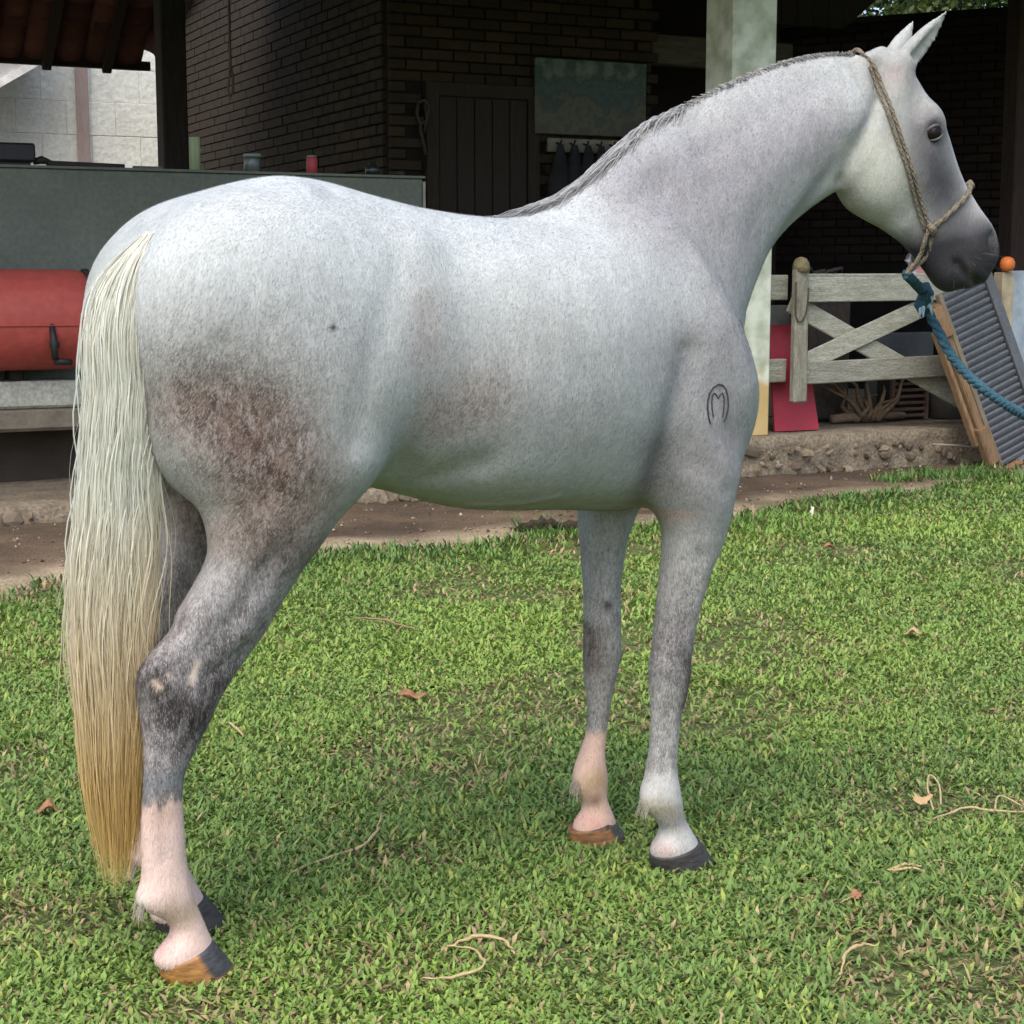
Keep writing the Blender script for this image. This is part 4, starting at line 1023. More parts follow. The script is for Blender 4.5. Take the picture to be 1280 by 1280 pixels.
def ribbons(P, R, C, name, m, parent=None, core=None):
    n, k, _ = P.shape
    T = np.gradient(P, axis=1); T /= np.linalg.norm(T, axis=2, keepdims=True)+1e-9
    a = rng.random(n)*3.14; S = np.stack([np.cos(a), np.sin(a), 0*a], 1)[:, None, :]*np.ones_like(T); S = S-T*(S*T).sum(2, keepdims=True)
    V = np.stack([P-S*R[..., None], P+S*R[..., None]], 2).reshape(-1, 3); idx = np.arange(n*k*2).reshape(n, k, 2)
    F = np.stack([idx[:, :-1, 0], idx[:, :-1, 1], idx[:, 1:, 1], idx[:, 1:, 0]], -1).reshape(-1, 4); C = np.repeat(C[:, :, None, :], 2, 2).reshape(-1, 3)
    if core is not None:
        V2, F2, C2 = core; F = np.concatenate([F, F2+len(V)]); V = np.concatenate([V, V2]); C = np.concatenate([C, C2])
    return link(name, np_mesh(name, V, F, col=C, m=m), parent)
ns = 14; ring_s = np.linspace(.03, arc_[-1]*.72, 40); cv = []; ccol = []
for q in ring_s:
    c_ = [np.interp(q, arc_, TC[:, k]) for k in range(4)]
    for j in range(ns):
        a = 2*math.pi*j/ns; tp_ = min(1, (ring_s[-1]-q)/.45+.08)*min(1, (q-ring_s[0])/.12+.05); l_ = math.cos(a)*c_[3]*.84*tp_; d_ = math.sin(a)*min(c_[3], .055)*.6*tp_
        cv.append((c_[0]+l_*.93-d_*.3, c_[1]-l_*.12+d_*.95, c_[2])); g0 = min(1, max(0, (.92-c_[2])/.60)); ccol.append((base*(1-g0)+gold*g0)*.92)
ci = np.arange(40*ns).reshape(40, ns); cF = np.stack([ci[:-1], np.roll(ci, -1, 1)[:-1], np.roll(ci, -1, 1)[1:], ci[1:]], -1).reshape(-1, 4)
ribbons(P, R, Cc, 'tail', M_hair, horse, (np.array(cv), cF, np.array(ccol)))
# mane: short roached crest, longer wisps by the withers
crest = []
for i in range(len(NECK_F)):
    c = NECK_F[i]; T = c[5:]/np.linalg.norm(c[5:]); L = np.array([-T[1], T[0], 0]); L /= np.linalg.norm(L); U = np.cross(T, L)
    crest.append(np.concatenate([c[:3]+U*c[3], U, T]))
crest = np.array(crest)
def crest_at(t):
    return np.stack([np.interp(t, np.linspace(0, 1, len(crest)), crest[:, k]) for k in range(9)], -1)
NM, KM = 4200, 6
t = .22+.78*rng.random(NM); cr = crest_at(t); tt = np.linspace(0, 1, KM)[None, :, None]
root = cr[:, :3] - cr[:, 3:6]*.006; root[:, 1] += rng.normal(0, .007, NM)
ln = (.004+.018*rng.random(NM)**1.4)*np.interp(t, [0, .3, .5, 1], [1.6, 1.3, 1.0, .9]); lean = rng.normal(-.004, .012, NM)
dirn = cr[:, 3:6]*.85 - cr[:, 6:9]*.55; dirn[:, 1] += rng.normal(-.25, .45, NM)
P = root[:, None, :] + dirn[:, None, :]*ln[:, None, None]*tt - np.array([0, 0, 1.0])*(tt**2)*ln[:, None, None]*.25
g_ = np.where(rng.random(NM) < .22, .14, .48+.25*rng.random(NM))[:, None, None]; Cm = np.concatenate([g_, g_*.985, g_*.96], -1)*np.ones((1, KM, 1)); Cm = Cm*(.60+.45*np.minimum(1, tt*1.6))
mane1 = strands(P, np.full((NM, KM), .0011)*np.linspace(1, .4, KM)[None], Cm, 'mane', M_hair, horse)
# withers wisps lying back along the topline
NW, KW = 520, 14
xw = .80+.36*rng.random(NW)**1.25; P = np.zeros((NW, KW, 3)); okk = np.ones(NW, bool)
for i in range(NW):
    L0 = rng.uniform(.06, .13)*(1 if xw[i] < 1.0 else max(.35, 1-(xw[i]-1.0)*4)); yj = rng.normal(-.004, .010); dr = rng.uniform(.0, .028)
    for k in range(KW):
        q = k/(KW-1); x = xw[i]-L0*q; y = yj-dr*q*q
        h_ = BVH.ray_cast(Vector((x, y, 2.2)), Vector((0, 0, -1)))
        if h_[0] is None: okk[i] = False; break
        P[i, k] = (x, y, h_[0].z+.001+.012*math.sin(math.pi*min(1, q*1.15+.08))*rng.uniform(.5, 1.0)+.004*rng.random())
P = P[okk]; g_ = (.26+.45*rng.random(len(P)))[:, None, None]; Cw = np.concatenate([g_, g_, g_*.99], -1)*np.ones((1, KW, 1))
for _ in range(2): P[:, 1:-1] = (P[:, :-2]+P[:, 2:]+2*P[:, 1:-1])/4
strands(P, np.full((len(P), KW), .0012)*np.linspace(1, .4, KW)[None], Cw, 'withers_hair', M_hair, horse)
# feathers behind the fetlocks and a few whiskers
for x0, y0, z0, n_ in ((-.118, -.115, .165, 90), (-.062, .103, .160, 60), (.990, -.110, .165, 90), (.966, .119, .155, 70)):
    fp = []; fc = []
    for _ in range(n_):
        a = random.uniform(-.8, .8); b0 = np.array([x0+.012, y0+.022*math.sin(a), z0+random.uniform(-.018, .012)]); L = random.uniform(.012, .032)
        dv = np.array([-.35+random.uniform(-.2, .2), .35*math.sin(a), -1.0]); fp.append([b0+dv*L*k/4-np.array([.004*math.sin(3.1*k/4), 0, 0]) for k in range(5)]); fc.append([[.62, .58, .48]]*5)
    strands(np.array(fp), np.full((len(fp), 5), .0008)*np.linspace(1, .35, 5)[None], np.array(fc), 'fetlock_hair', M_hair, horse)
wp = []
for _ in range(13):
    q = on_head(random.uniform(.44, .505), random.uniform(-.075, .04), -1)
    if q:
        o_ = (np.array(q)-np.array(from_head(.44, -.02, 0))); o_ /= np.linalg.norm(o_); wp.append([np.array(q)+o_*.03*random.uniform(.6, 1.1)*k/3+np.array([0, 0, -.004])*(k/3)**2 for k in range(4)])
strands(np.array(wp), np.full((len(wp), 4), .00028), np.full((len(wp), 4, 3), .12), 'whiskers', M_hair, horse)
# short coat hair lying along the skin
def coat_hair(n=260000, L0=.0075):
    tri = np.concatenate([Q_[:, [0, 1, 2]], Q_[:, [0, 2, 3]]]); A_, B_, C_ = V_[tri[:, 0]], V_[tri[:, 1]], V_[tri[:, 2]]
    nr = np.cross(B_-A_, C_-A_); ar = np.linalg.norm(nr, axis=1); nr /= ar[:, None]+1e-12
    cc_ = (A_+B_+C_)/3; vis = np.array([-1.0237, -2.9314, 1.2745])-cc_; vis /= np.linalg.norm(vis, axis=1)[:, None]
    wgt = ar*np.where((nr*vis).sum(1) > -.25, 1.0, .12)
    ix = rng.choice(len(tri), n, p=wgt/wgt.sum()); r1 = np.sqrt(rng.random(n))[:, None]; r2 = rng.random(n)[:, None]
    p = A_[ix]*(1-r1)+B_[ix]*r1*(1-r2)+C_[ix]*r1*r2; nn = nr[ix]
    hd_ = is_head[tri[ix, 0]]
    flow = np.tile(np.array([-.62, 0, -.78]), (n, 1)); flow[p[:, 2] < .75] = (-.1, 0, -1); flow[hd_] = (.45, -.2, -.85); flow[(p[:, 2] > 1.38) & (p[:, 0] < .9)] = (-.95, 0, -.3)
    flow = flow+rng.normal(0, .16, (n, 3)); t = flow-nn*(flow*nn).sum(1)[:, None]; t /= np.linalg.norm(t, axis=1)[:, None]+1e-9
    d = t*.95+nn*rng.uniform(.10, .34, (n, 1)); s = np.cross(nn, t)
    L = L0*(.6+.8*rng.random((n, 1)))*np.where(hd_, .6, 1.0)[:, None]; w = .00042
    Vh = np.stack([p-s*w-nn*.0004, p+s*w-nn*.0004, p+d*L], 1).reshape(-1, 3)
    ch = col[tri[ix, 0]]; f_ = fl[tri[ix, 0]][:, None]; m_ = mo[tri[ix, 0]][:, None]
    dark_ = rng.random((n, 1)) < .10+.42*f_
    sk = np.clip(f_-.15, 0, 1)
    ch = np.where(dark_, ch*np.array([.58, .54, .52])*(1-.45*sk), ch*(.95+.22*rng.random((n, 1)))*(1+.35*m_)+.05*m_); ch = np.clip(ch, 0, .75)
    me = np_mesh('coat_hair', Vh, None, np.arange(n*3).reshape(-1, 3), col=np.repeat(ch, 3, 0), m=attr_mat('coat_hair', rough=.55, spec=.25), smooth=False)
    o = link('coat_hair', me, horse); o['kind'] = 'stuff'
coat_hair()

# ---------------------------------------------------------------- rope halter and lead rope
M_hrope = mat('hemp_rope', (.24, .205, .15), .95, dark=(.11, .09, .065), scale=60, amount=1.0, bump=.6, bump_scale=160)
def twisted(mb, pts, r, turns=60.0, n_str=3):
    """a laid rope: strands winding round a path"""
    pts = [Vector(p) for p in pts]; dense = []
    for i in range(len(pts)-1):
        p0, p1, p2, p3 = pts[max(i-1, 0)], pts[i], pts[i+1], pts[min(i+2, len(pts)-1)]
        m = max(3, int((p2-p1).length/.004))
        for k in range(m):
            q = k/m
            dense.append(.5*((2*p1)+(-p0+p2)*q+(2*p0-5*p1+4*p2-p3)*q*q+(-p0+3*p1-3*p2+p3)*q**3))
    dense.append(pts[-1]); L = 0; up = None; fr = []
    for i, p in enumerate(dense):
        t = (dense[min(i+1, len(dense)-1)]-dense[max(i-1, 0)]).normalized()
        if up is None: up = Vector((0, 0, 1)) if abs(t.z) < .9 else Vector((1, 0, 0))
        s = t.cross(up).normalized(); up = s.cross(t).normalized()
        if i: L += (p-dense[i-1]).length
        fr.append((p, s, up.copy(), L))
    for j in range(n_str):
        P = [p+(s*math.cos(l*turns+j*2*math.pi/n_str)+u*math.sin(l*turns+j*2*math.pi/n_str))*r*.48 for p, s, u, l in fr]
        mb.tube(P, r*.60, 6)
hal = tag(empty('rope_halter', HO, HTH), 'tan rope halter tied around the grey horse head', 'halter')
CHEEK = [(-.045, -.045), (-.016, -.036), (.027, -.040), (.078, -.050), (.157, -.061), (.231, -.066), (.302, -.069), (.355, -.068)]
NOSE = [(.355, -.066), (.347, -.031), (.338, .005), (.328, .037), (.320, .056)]
CHIN = [(.355, -.068), (.380, -.084), (.405, -.100)]
for sg in (-1, 1):
    mb = MB(); twisted(mb, [q for q in (on_head(s, r, sg, .0035) for s, r in CHEEK) if q], .0042, 100); mb.build('cheek_strap', M_hrope, hal, True)
    if sg == -1:
        mb = MB(); twisted(mb, [q for q in (on_head(s-.004, r-.011, sg, .0045) for s, r in CHEEK[1:]) if q], .0036, 110); mb.build('cheek_strap', M_hrope, hal, True)
nb = MB(); near = [q for q in (on_head(s, r, -1, .004) for s, r in NOSE) if q]; far_ = [q for q in (on_head(s, r, 1, .004) for s, r in NOSE) if q]
top_ = Vector(from_head(.318, .0655, 0)); twisted(nb, near+[top_]+far_[::-1], .0060, 80); nb.build('noseband', M_hrope, hal, True)
MB().tube([top_+Vector((0, -.012, .0)), top_+Vector((.006, 0, .006)), top_+Vector((0, .012, 0))], [.006, .010, .006], 8).build('noseband_knot', M_hrope, hal, True)
cr_ = MB(); hd0 = on_head(-.045, -.045, -1, .003); hd1 = on_head(-.045, -.045, 1, .003)
hit = BVH.ray_cast(Vector(from_head(-.25, -.12, 0)), Vector(from_head(0, -.045, 0)-from_head(-.25, -.12, 0)).normalized()); tp = hit[0]+hit[1]*.004
twisted(cr_, [q for q in (hd0, (hd0+tp)/2+Vector((0, 0, .012)), tp, (hd1+tp)/2+Vector((0, 0, .012)), hd1) if q], .0050, 90); cr_.build('crownpiece', M_hrope, hal, True)
k0 = on_head(.355, -.068, -1, .006)
bot = Vector(from_head(.425, -.150, -.02))
for dx_, rr in ((-.006, .0050), (.007, .0050)):
    mb = MB(); pts = [k0+Vector((dx_, 0, 0))]+[q+Vector((dx_*1.5, 0, 0)) for q in (on_head(s, r, -1, .006) for s, r in CHIN[1:]) if q]+[bot]; twisted(mb, pts, rr, 90); mb.build('chin_strap', M_hrope, hal, True)
mb = MB(); twisted(mb, [q for q in (on_head(s, r, 1, .006) for s, r in CHIN) if q]+[bot], .005, 90); mb.build('chin_strap', M_hrope, hal, True)
MB().tube([k0+Vector((-.010, -.002, .010)), k0+Vector((0, -.006, 0)), k0+Vector((.006, -.002, -.014))], [.006, .010, .006], 8).build('side_knot', M_hrope, hal, True)
bw = horse.matrix_basis@bot if False else (Matrix.Translation(HO)@Matrix.Rotation(HTH, 4, 'Z'))@bot
M_blue = mat('blue_rope', (.040, .115, .155), .85, dark=(.012, .04, .06), scale=70, amount=1.0, bump=.5, bump_scale=140)
M_paleblue = mat('frayed_blue_rope', (.42, .56, .60), .9, scale=60, amount=.8, bump=.4)
lr = tag(empty('lead_rope', bw), 'blue twisted lead rope hanging from the halter and running right', 'rope')
path = [Vector(p)-bw for p in [(.955, 3.93, 1.235), (.966, 3.93, 1.195), (.985, 3.91, 1.152), (1.004, 3.87, 1.100), (1.022, 3.79, 1.057), (1.040, 3.69, 1.024), (1.051, 3.57, 1.003), (1.048, 3.41, .992), (1.06, 3.22, .985), (1.10, 3.0, .97), (1.18, 2.8, .88), (1.25, 2.7, .55), (1.28, 2.66, .06), (1.36, 2.6, .02), (1.55, 2.6, .02)]]
mb = MB(); twisted(mb, [Vector((0, 0, 0))]+path[:6], .0115, 75, 3); mb.build('rope_near_halter', M_blue, lr, True)
mb = MB(); twisted(mb, path[5:], .0105, 75, 3); mb.build('rope_length', M_blue, lr, True)
mb = MB()
for i in range(9):
    a = random.uniform(0, 6.28); z = random.uniform(-.055, .0); mb.tube([path[0]+Vector((0, 0, z)), path[0]+Vector((math.cos(a)*.02, math.sin(a)*.02, z+.01)), path[0]+Vector((math.cos(a)*.028, math.sin(a)*.028, z-.012))], [.006, .005, .002], 5)
mb.build('frayed_knot', M_paleblue, lr, True)
mb = MB(); mb.tube([path[0]+Vector((0, 0, .02)), path[0]+Vector((.004, -.01, .0)), path[0]+Vector((-.004, 0, -.03)), path[0]+Vector((.006, .004, -.05))], [.013, .018, .018, .012], 8); mb.build('knot', M_blue, lr, True)
# ---------------------------------------------------------------- gate and things by it
M_gate = mat('weathered_white_paint', (.48, .49, .40), .9, dark=(.22, .21, .155), scale=5, amount=1.0, stretch=(1.2, 6, 6), bump=.4, bump_scale=25, fine=(30, .28), per_object=.06, detail=9)
M_gate_v = mat('weathered_white_post', (.34, .335, .265), .9, dark=(.13, .115, .08), scale=5, amount=1.0, stretch=(6, 6, 1.2), bump=.4, bump_scale=25, fine=(30, .28), detail=9)
M_lichen = mat('lichen_cap', (.30, .26, .14), .95, dark=(.12, .09, .05), scale=40, amount=1.0, bump=.8, bump_scale=90)
GU, GV = 1.66, .15
gate = tag(empty('wooden_gate', B(GU, GV, .264), BT), 'weathered white wooden gate with crossed braces beside the pillar', 'gate')
def zz(z): return z-.264
def board(name, a, b, w, t, y, m, jitter=.002):
    (u0, z0), (u1, z1) = a, b; L = math.hypot(u1-u0, z1-z0); ang = math.atan2(z1-z0, u1-u0)
    mb = MB(); mb.box(((u0+u1)/2-GU, y, zz((z0+z1)/2)), (L, t, w), rot=Matrix.Rotation(-ang, 3, 'Y'), bevel=.006, jitter=jitter)
    return mb.build(name, m, gate)
M_gate2 = mat('grey_weathered_paint', (.36, .36, .30), .9, dark=(.17, .16, .125), scale=5, amount=1.0, stretch=(1.2, 6, 6), bump=.4, bump_scale=25, fine=(30, .28), detail=9)
board('brace', (1.70, 1.105), (3.33, .345), .125, .022, .045, M_gate)
board('brace', (1.76, .70), (2.95, 1.135), .125, .022, .016, M_gate)
board('top_rail', (1.70, 1.19), (3.25, 1.195), .165, .024, -.012, M_gate)
board('rail_cap', (1.70, 1.277), (3.25, 1.282), .022, .05, .0, M_gate)
board('lower_rail', (1.69, .65), (3.30, .682), .145, .024, -.012, M_gate2)
board('rail_stub', (1.47, 1.20), (1.70, 1.20), .16, .022, .075, M_gate); board('rail_stub', (1.47, .67), (1.70, .668), .15, .022, .075, M_gate)
MB().box((.05, -.055, zz(.895)), (.108, .055, .86), bevel=.012, jitter=.003).build('gate_post', M_gate_v, gate)
MB().lathe([(.001, .0), (.052, .0), (.056, .03), (.05, .06), (.034, .085), (.008, .095)], 12, (.05, -.055, zz(1.300)), cap=False).build('post_cap', M_lichen, gate, True)
MB().tube([(-.01, -.088, zz(1.24)), (-.012, -.09, zz(1.12)), (-.008, -.092, zz(1.02)), (.01, -.094, zz(.985)), (.04, -.095, zz(.99)), (.065, -.094, zz(1.03)), (.082, -.092, zz(1.10)), (.09, -.088, zz(1.2))], .005, 6).build('wire_loop', mat('rusty_wire', (.08, .06, .045), .8, bump=0), gate, True)
for u_, z_ in ((1.74, .66), (1.80, .66), (1.74, 1.2), (1.82, 1.2)):
    MB().lathe([(.010, 0), (.008, -.006)], 8, (u_-GU, 0, 0)).build('bolt', mat('bolt_head', (.5, .5, .44), .6, bump=0), gate).matrix_local = Matrix.Translation((u_-GU, -.028, zz(z_)))@Matrix.Rotation(math.radians(90), 4, 'X')@Matrix.Translation((-(u_-GU), 0, 0))
M_red = mat('red_plastic', (.36, .038, .06), .55, dark=(.29, .03, .046), scale=4, bump=.1)
rb_ = MB(); rb_.add([(-.16, 0, 0), (.19, 0, 0), (.165, .05, .30), (.13, .10, .66), (.11, .105, .69), (-.16, .105, .69), (-.16, .018, 0), (.19, .018, 0), (.165, .068, .30), (.13, .118, .66), (.11, .123, .69), (-.16, .123, .69)],
    [(0, 1, 2, 3, 4, 5), (11, 10, 9, 8, 7, 6), (0, 6, 7, 1), (1, 7, 8, 2), (2, 8, 9, 3), (3, 9, 10, 4), (4, 10, 11, 5), (5, 11, 6, 0)])
tag(rb_.build('red_plastic_sheet', M_red, None, loc=B(1.82, .27, .268), rotz=BT), 'tapered red board leaning behind the gate post', 'board')
# dim clutter behind the gate
rt = tag(empty('root_wood', B(2.62, .55, .268), BT), 'tangle of dry root wood lying behind the lower rail of the gate', 'wood')
M_root = mat('dry_root', (.19, .135, .085), .95, scale=20, stretch=(1, 1, 3))
for k in range(11):
    a = random.uniform(-1.2, 1.2); L = random.uniform(.16, .38); x0 = random.uniform(-.10, .10)
    MB().tube([(x0, 0, .015), (x0+math.sin(a)*L*.4, random.uniform(-.05, .05), .03+L*.35), (x0+math.sin(a)*L*.7, random.uniform(-.1, .1), L*.75), (x0+math.sin(a*1.4)*L, random.uniform(-.1, .1), L*random.uniform(.8, 1.1))], [.022, .016, .011, .004], 6).build('branch', M_root, rt, True)
MB().tube([(-.30, 0, .035), (0, .02, .05), (.32, 0, .04)], [.03, .035, .025], 7).build('log', M_root, rt, True)
cr = tag(empty('slatted_crate', B(3.04, .62, .268), BT), 'rusty slatted crate standing under the lower rail of the gate', 'crate')
M_rust = mat('rusty_slat', (.13, .085, .065), .85, scale=12)
for k in range(7): MB().box((0, 0, .03+k*.045), (.28, .02, .022), bevel=.003).build('slat', M_rust, cr)
for s in (-1, 1): MB().box((s*.15, .0, .165), (.025, .03, .33)).build('upright', M_rust, cr)
MB().box((0, .09, .165), (.32, .14, .33)).build('crate_body', mat('crate_dark', (.03, .027, .025), .9), cr)
tb = MB(); tb.lathe([(.20, 0), (.235, .20), (.25, .38), (.26, .385), (.24, .37), (.22, .2), (.19, .02)], 28)
tag(tb.build('metal_tub', mat('grey_tub', (.13, .15, .15), .6, dark=(.09, .06, .04), scale=6, amount=1.0), None, True, loc=B(3.48, .72, .268), rotz=BT), 'grey metal tub behind the right end of the gate', 'tub')
tag(MB().box((0, 0, .30), (.60, .04, .60), bevel=.01).build('dull_metal_sheet', mat('dull_panel', (.075, .085, .09), .7, scale=3), None, loc=B(3.25, 1.0, .268), rotz=BT), 'dull grey sheet leaning in the dark behind the gate', 'panel')
tag(MB().box((0, 0, .4), (.34, .03, .80), bevel=.01).build('plywood_sheet', mat('pale_board', (.20, .20, .17), .85, scale=3), None, loc=B(2.33, 1.25, .268), rotz=BT), 'pale board standing in shadow behind the gate braces', 'board')
hp_ = tag(empty('tack_heap', B(2.42, .85, .268), BT), 'dark heap of straps and tack resting behind the top rail', 'tack')
M_tack = mat('dark_leather', (.055, .045, .038), .75, scale=20)
MB().box((0, 0, .46), (.34, .30, .92), bevel=.03).build('stand', M_tack, hp_)
for k in range(12):
    a = random.uniform(0, 3.1); w_ = random.uniform(.05, .12); x0 = random.uniform(-.14, .14)
    MB().tube([(x0-w_, random.uniform(-.1, .1), .93), (x0-w_*.5, random.uniform(-.1, .1), .93+w_*.9), (x0+w_*.4, random.uniform(-.1, .1), .93+w_*1.1), (x0+w_, random.uniform(-.1, .1), .93)], [.012, .014, .014, .010], 6).build('strap', M_tack, hp_, True)
# pale pink folded cloth over the rail
M_cloth = mat('pink_cloth', (.55, .27, .24), .9, dark=(.48, .22, .20), scale=10, bump=.2); M_clothw = mat('white_cloth', (.60, .60, .62), .9, scale=10, bump=.2)
cl = tag(empty('folded_cloth', B(2.82, .42, 1.27), BT), 'pink and white folded cloth poking above the top rail of the gate', 'cloth')
def leaf_sheet(pts_w, name, m, off):
    n = len(pts_w); V = []; F = []
    for (x, zlo, zhi) in pts_w:
        for k in range(5):
            t = k/4; V.append((x, off+.03*math.sin(math.pi*t), zlo+(zhi-zlo)*t)); V.append((x, off+.03*math.sin(math.pi*t)+.008, zlo+(zhi-zlo)*t))
    for i in range(n-1):
        for k in range(4):
            a = i*10+k*2; b = a+10; F += [(a, b, b+2, a+2), (a+1, a+3, b+3, b+1)]
    MB().add(V, F).build(name, m, cl, True)
leaf_sheet([(-.02, .10, .12), (.0, .06, .155), (.03, .02, .165), (.07, .0, .15)], 'white_fold', M_clothw, -.03)
leaf_sheet([(.015, .10, .16), (.06, .02, .155), (.12, -.03, .135), (.19, -.05, .10), (.26, -.06, .04), (.30, -.06, -.03)], 'pink_fold', M_cloth, -.005)
# ---------------------------------------------------------------- ribbed panel leaning by the gate
M_rib = mat('grey_ribbed_metal', (.105, .115, .13), .55, dark=(.075, .08, .088), scale=7, amount=1.0, bump=.2, fine=(40, .2), spec=.4)
M_plank = mat('aged_brown_wood', (.27, .175, .095), .85, dark=(.11, .065, .035), scale=4, amount=1.0, stretch=(9, 9, 1), bump=.5, bump_scale=14, per_object=.15)
pn = empty('ribbed_grille', B(3.016, -.36, .0), BT)
tag(pn, 'grey ribbed metal panel in a brown wooden frame leaning right of the gate', 'panel')
tilt = Matrix.Rotation(math.radians(-20), 3, 'Y')
lean_ = Matrix.Rotation(math.radians(-9), 3, 'X')
def pbox(name, c, s, m, bevel=.004, jitter=0.0, rx=0.0):
    mb = MB(); R_ = lean_@tilt
    lr_ = R_@Matrix.Rotation(rx, 3, 'X')
    mb.box(R_@Vector(c), s, rot=lr_, bevel=bevel, jitter=jitter); return mb.build(name, m, pn)
pbox('backing', (.26, .03, .63), (.50, .012, 1.22), M_rib)
for k in range(26): pbox('rib', (.215, .012, .045+k*.0465), (.375, .022, .030), M_rib, .005, rx=.35)
pbox('flange', (.445, .010, .63), (.075, .04, 1.24), M_rib); pbox('flange', (.015, .012, .63), (.035, .04, 1.22), mat('rusty_flange', (.20, .165, .115), .8, scale=9, amount=1.0))
pbox('frame_board', (-.035, .03, .60), (.055, .08, 1.18), M_plank, .008, .003); pbox('frame_board', (-.085, .045, .62), (.035, .05, .80), M_plank, .006, .003)
pbox('frame_block', (-.060, .0, 1.07), (.105, .06, .21), M_plank, .008, .004); pbox('frame_block', (-.040, .0, .20), (.095, .06, .26), M_plank, .008, .004); pbox('foot_board', (.06, .01, .0), (.24, .09, .035), M_plank, .008, .003)
wr = MB(); wr.tube([(0, 0, .17), (.20, -.02, .155), (.40, -.03, .125), (.47, -.06, .09), (.56, -.10, .03), (.62, -.12, .012)], .007, 6)
tag(wr.build('bent_wire', mat('grey_wire', (.30, .28, .24), .6, bump=0), None, True, loc=B(2.69, -.06, 0), rotz=BT), 'thin bent wire lying against the stone plinth', 'wire')
op = tag(empty('orange_capped_post', B(3.235, -.10, .0), BT), 'short mossy post with a round orange cap at the right edge', 'post')
MB().box((.02, .05, .65), (.10, .10, 1.30), bevel=.01).build('post_shaft', mat('yellowed_post', (.42, .36, .24), .9, scale=9), op)
MB().lathe([(.001, -.05), (.03, -.045), (.048, -.02), (.050, .01), (.038, .038), (.014, .05), (.001, .051)], 16, (.0, .0, 1.352)).build('orange_cap', mat('orange_plastic', (.62, .17, .035), .5, bump=0), op, True)
tag(MB().lathe([(.001, 0), (.06, .01), (.085, .05), (.08, .10), (.04, .14), (.001, .15)], 10, (0, 0, 0)).build('lichened_stone', M_lichen, None, True, loc=B(3.06, .05, 1.28), rotz=BT), 'lichen covered stone knob beside the orange cap', 'stone')
bpy.data.objects['lichened_stone'].location = B(3.10, .02, .264); bpy.data.objects['lichened_stone'].scale = (.8, .8, 7.2)
tag(MB().box((.2, 0, .66), (.42, .02, 1.30), bevel=.004).build('pale_blue_sheet', mat('pale_blue_board', (.40, .48, .54), .7, scale=5), None, loc=B(3.33, -.02, .0), rotz=BT), 'pale blue board at the right edge behind the ribbed panel', 'board')

# ---------------------------------------------------------------- red barrel on the ledge
M_barrel = mat('faded_red_plastic', (.40, .075, .06), .6, dark=(.31, .058, .046), scale=4, amount=1.0, bump=.12, bump_scale=30, fine=(25, .12))
br = tag(empty('red_barrel', B(-3.75, .80, .755), BT), 'faded red plastic barrel lying on the whitewashed ledge', 'barrel')
prof = [(.02, -1.10), (.22, -1.10), (.26, -1.07), (.272, -1.0), (.276, -.52), (.268, -.50), (.276, -.48), (.276, .52), (.270, .545), (.278, .57), (.278, 1.00), (.270, 1.06), (.245, 1.095), (.22, 1.10), (.21, 1.085), (.02, 1.085)]
MB().lathe(prof, 40, (0, 0, .278), axis='x').build('barrel_body', M_barrel, br, True)
MB().lathe([(.262, 1.075), (.282, 1.078), (.282, 1.10), (.262, 1.103)], 40, (0, 0, .278), axis='x', cap=False).build('end_rim', mat('dark_rim', (.03, .028, .028), .6, bump=0), br, True)
MB().box((.3, -.25, .255), (1.5, .07, .006)).build('mould_seam', M_barrel, br)
M_tap = mat('black_tap', (.025, .025, .025), .5, bump=0)
tp_ = MB(); tp_.tube([(.845, -.268, .26), (.85, -.292, .16), (.852, -.29, .07)], [.016, .020, .018], 8); tp_.tube([(.852, -.27, .06), (.90, -.27, .055), (.945, -.262, .05)], [.022, .02, .016], 8); tp_.box((.853, -.28, .15), (.05, .03, .03))
tp_.build('tap', M_tap, br, True)
ring = [(.395+.05*math.cos(a)*.6, -.2795+.012*abs(math.sin(a))*0, .175+.055*math.sin(a)) for a in np.linspace(-1.5, 1.5, 14)]
MB().tube([(.12+.045*math.cos(a), -.2745-.002, .20+.062*math.sin(a)) for a in np.linspace(-math.pi, math.pi, 25)], .006, 6).build('painted_letter', mat('cream_paint', (.60, .55, .38), .7, bump=0), br, True)
for s in (-.7, .7):
    MB().box((s, .12, -.03), (.08, .16, .075), bevel=.01).build('chock', M_darkwood, br)

# ---------------------------------------------------------------- things on the counter
CZ = 1.895
ct = MB(); ct.box((0, 0, .07), (.55, .16, .105), bevel=.012); ct.box((0, 0, .009), (.50, .10, .018))
tag(ct.build('black_box', mat('black_plastic', (.02, .02, .022), .5, bump=0), None, loc=B(-3.13, 1.15, CZ), rotz=BT), 'black plastic box on the left end of the counter wall', 'box')
sk = MB(); sk.tube([(0, 0, .022), (.05, 0, .035), (.11, .01, .02)], [.018, .024, .012], 7)
tag(sk.build('dark_tool', mat('dark_iron', (.03, .028, .025), .7, bump=.1), None, True, loc=B(-2.86, 1.13, CZ), rotz=BT), 'small dark iron tool next to the black box', 'tool')
pk = MB(); pk.box((.2, 0, .014), (.44, .06, .028), rot=Matrix.Rotation(.02, 3, 'Y'), bevel=.004)
tag(pk.build('dark_lath', mat('charred_lath', (.035, .03, .025), .85), None, loc=B(-2.76, 1.15, CZ), rotz=BT), 'flat dark lath lying along the counter top', 'lath')
pk = MB(); pk.box((.08, 0, .008), (.17, .05, .016), bevel=.003)
tag(pk.build('grey_lath', mat('grey_lath', (.12, .115, .10), .85), None, loc=B(-2.28, 1.15, CZ), rotz=BT), 'short grey strip of wood on the counter top', 'lath')
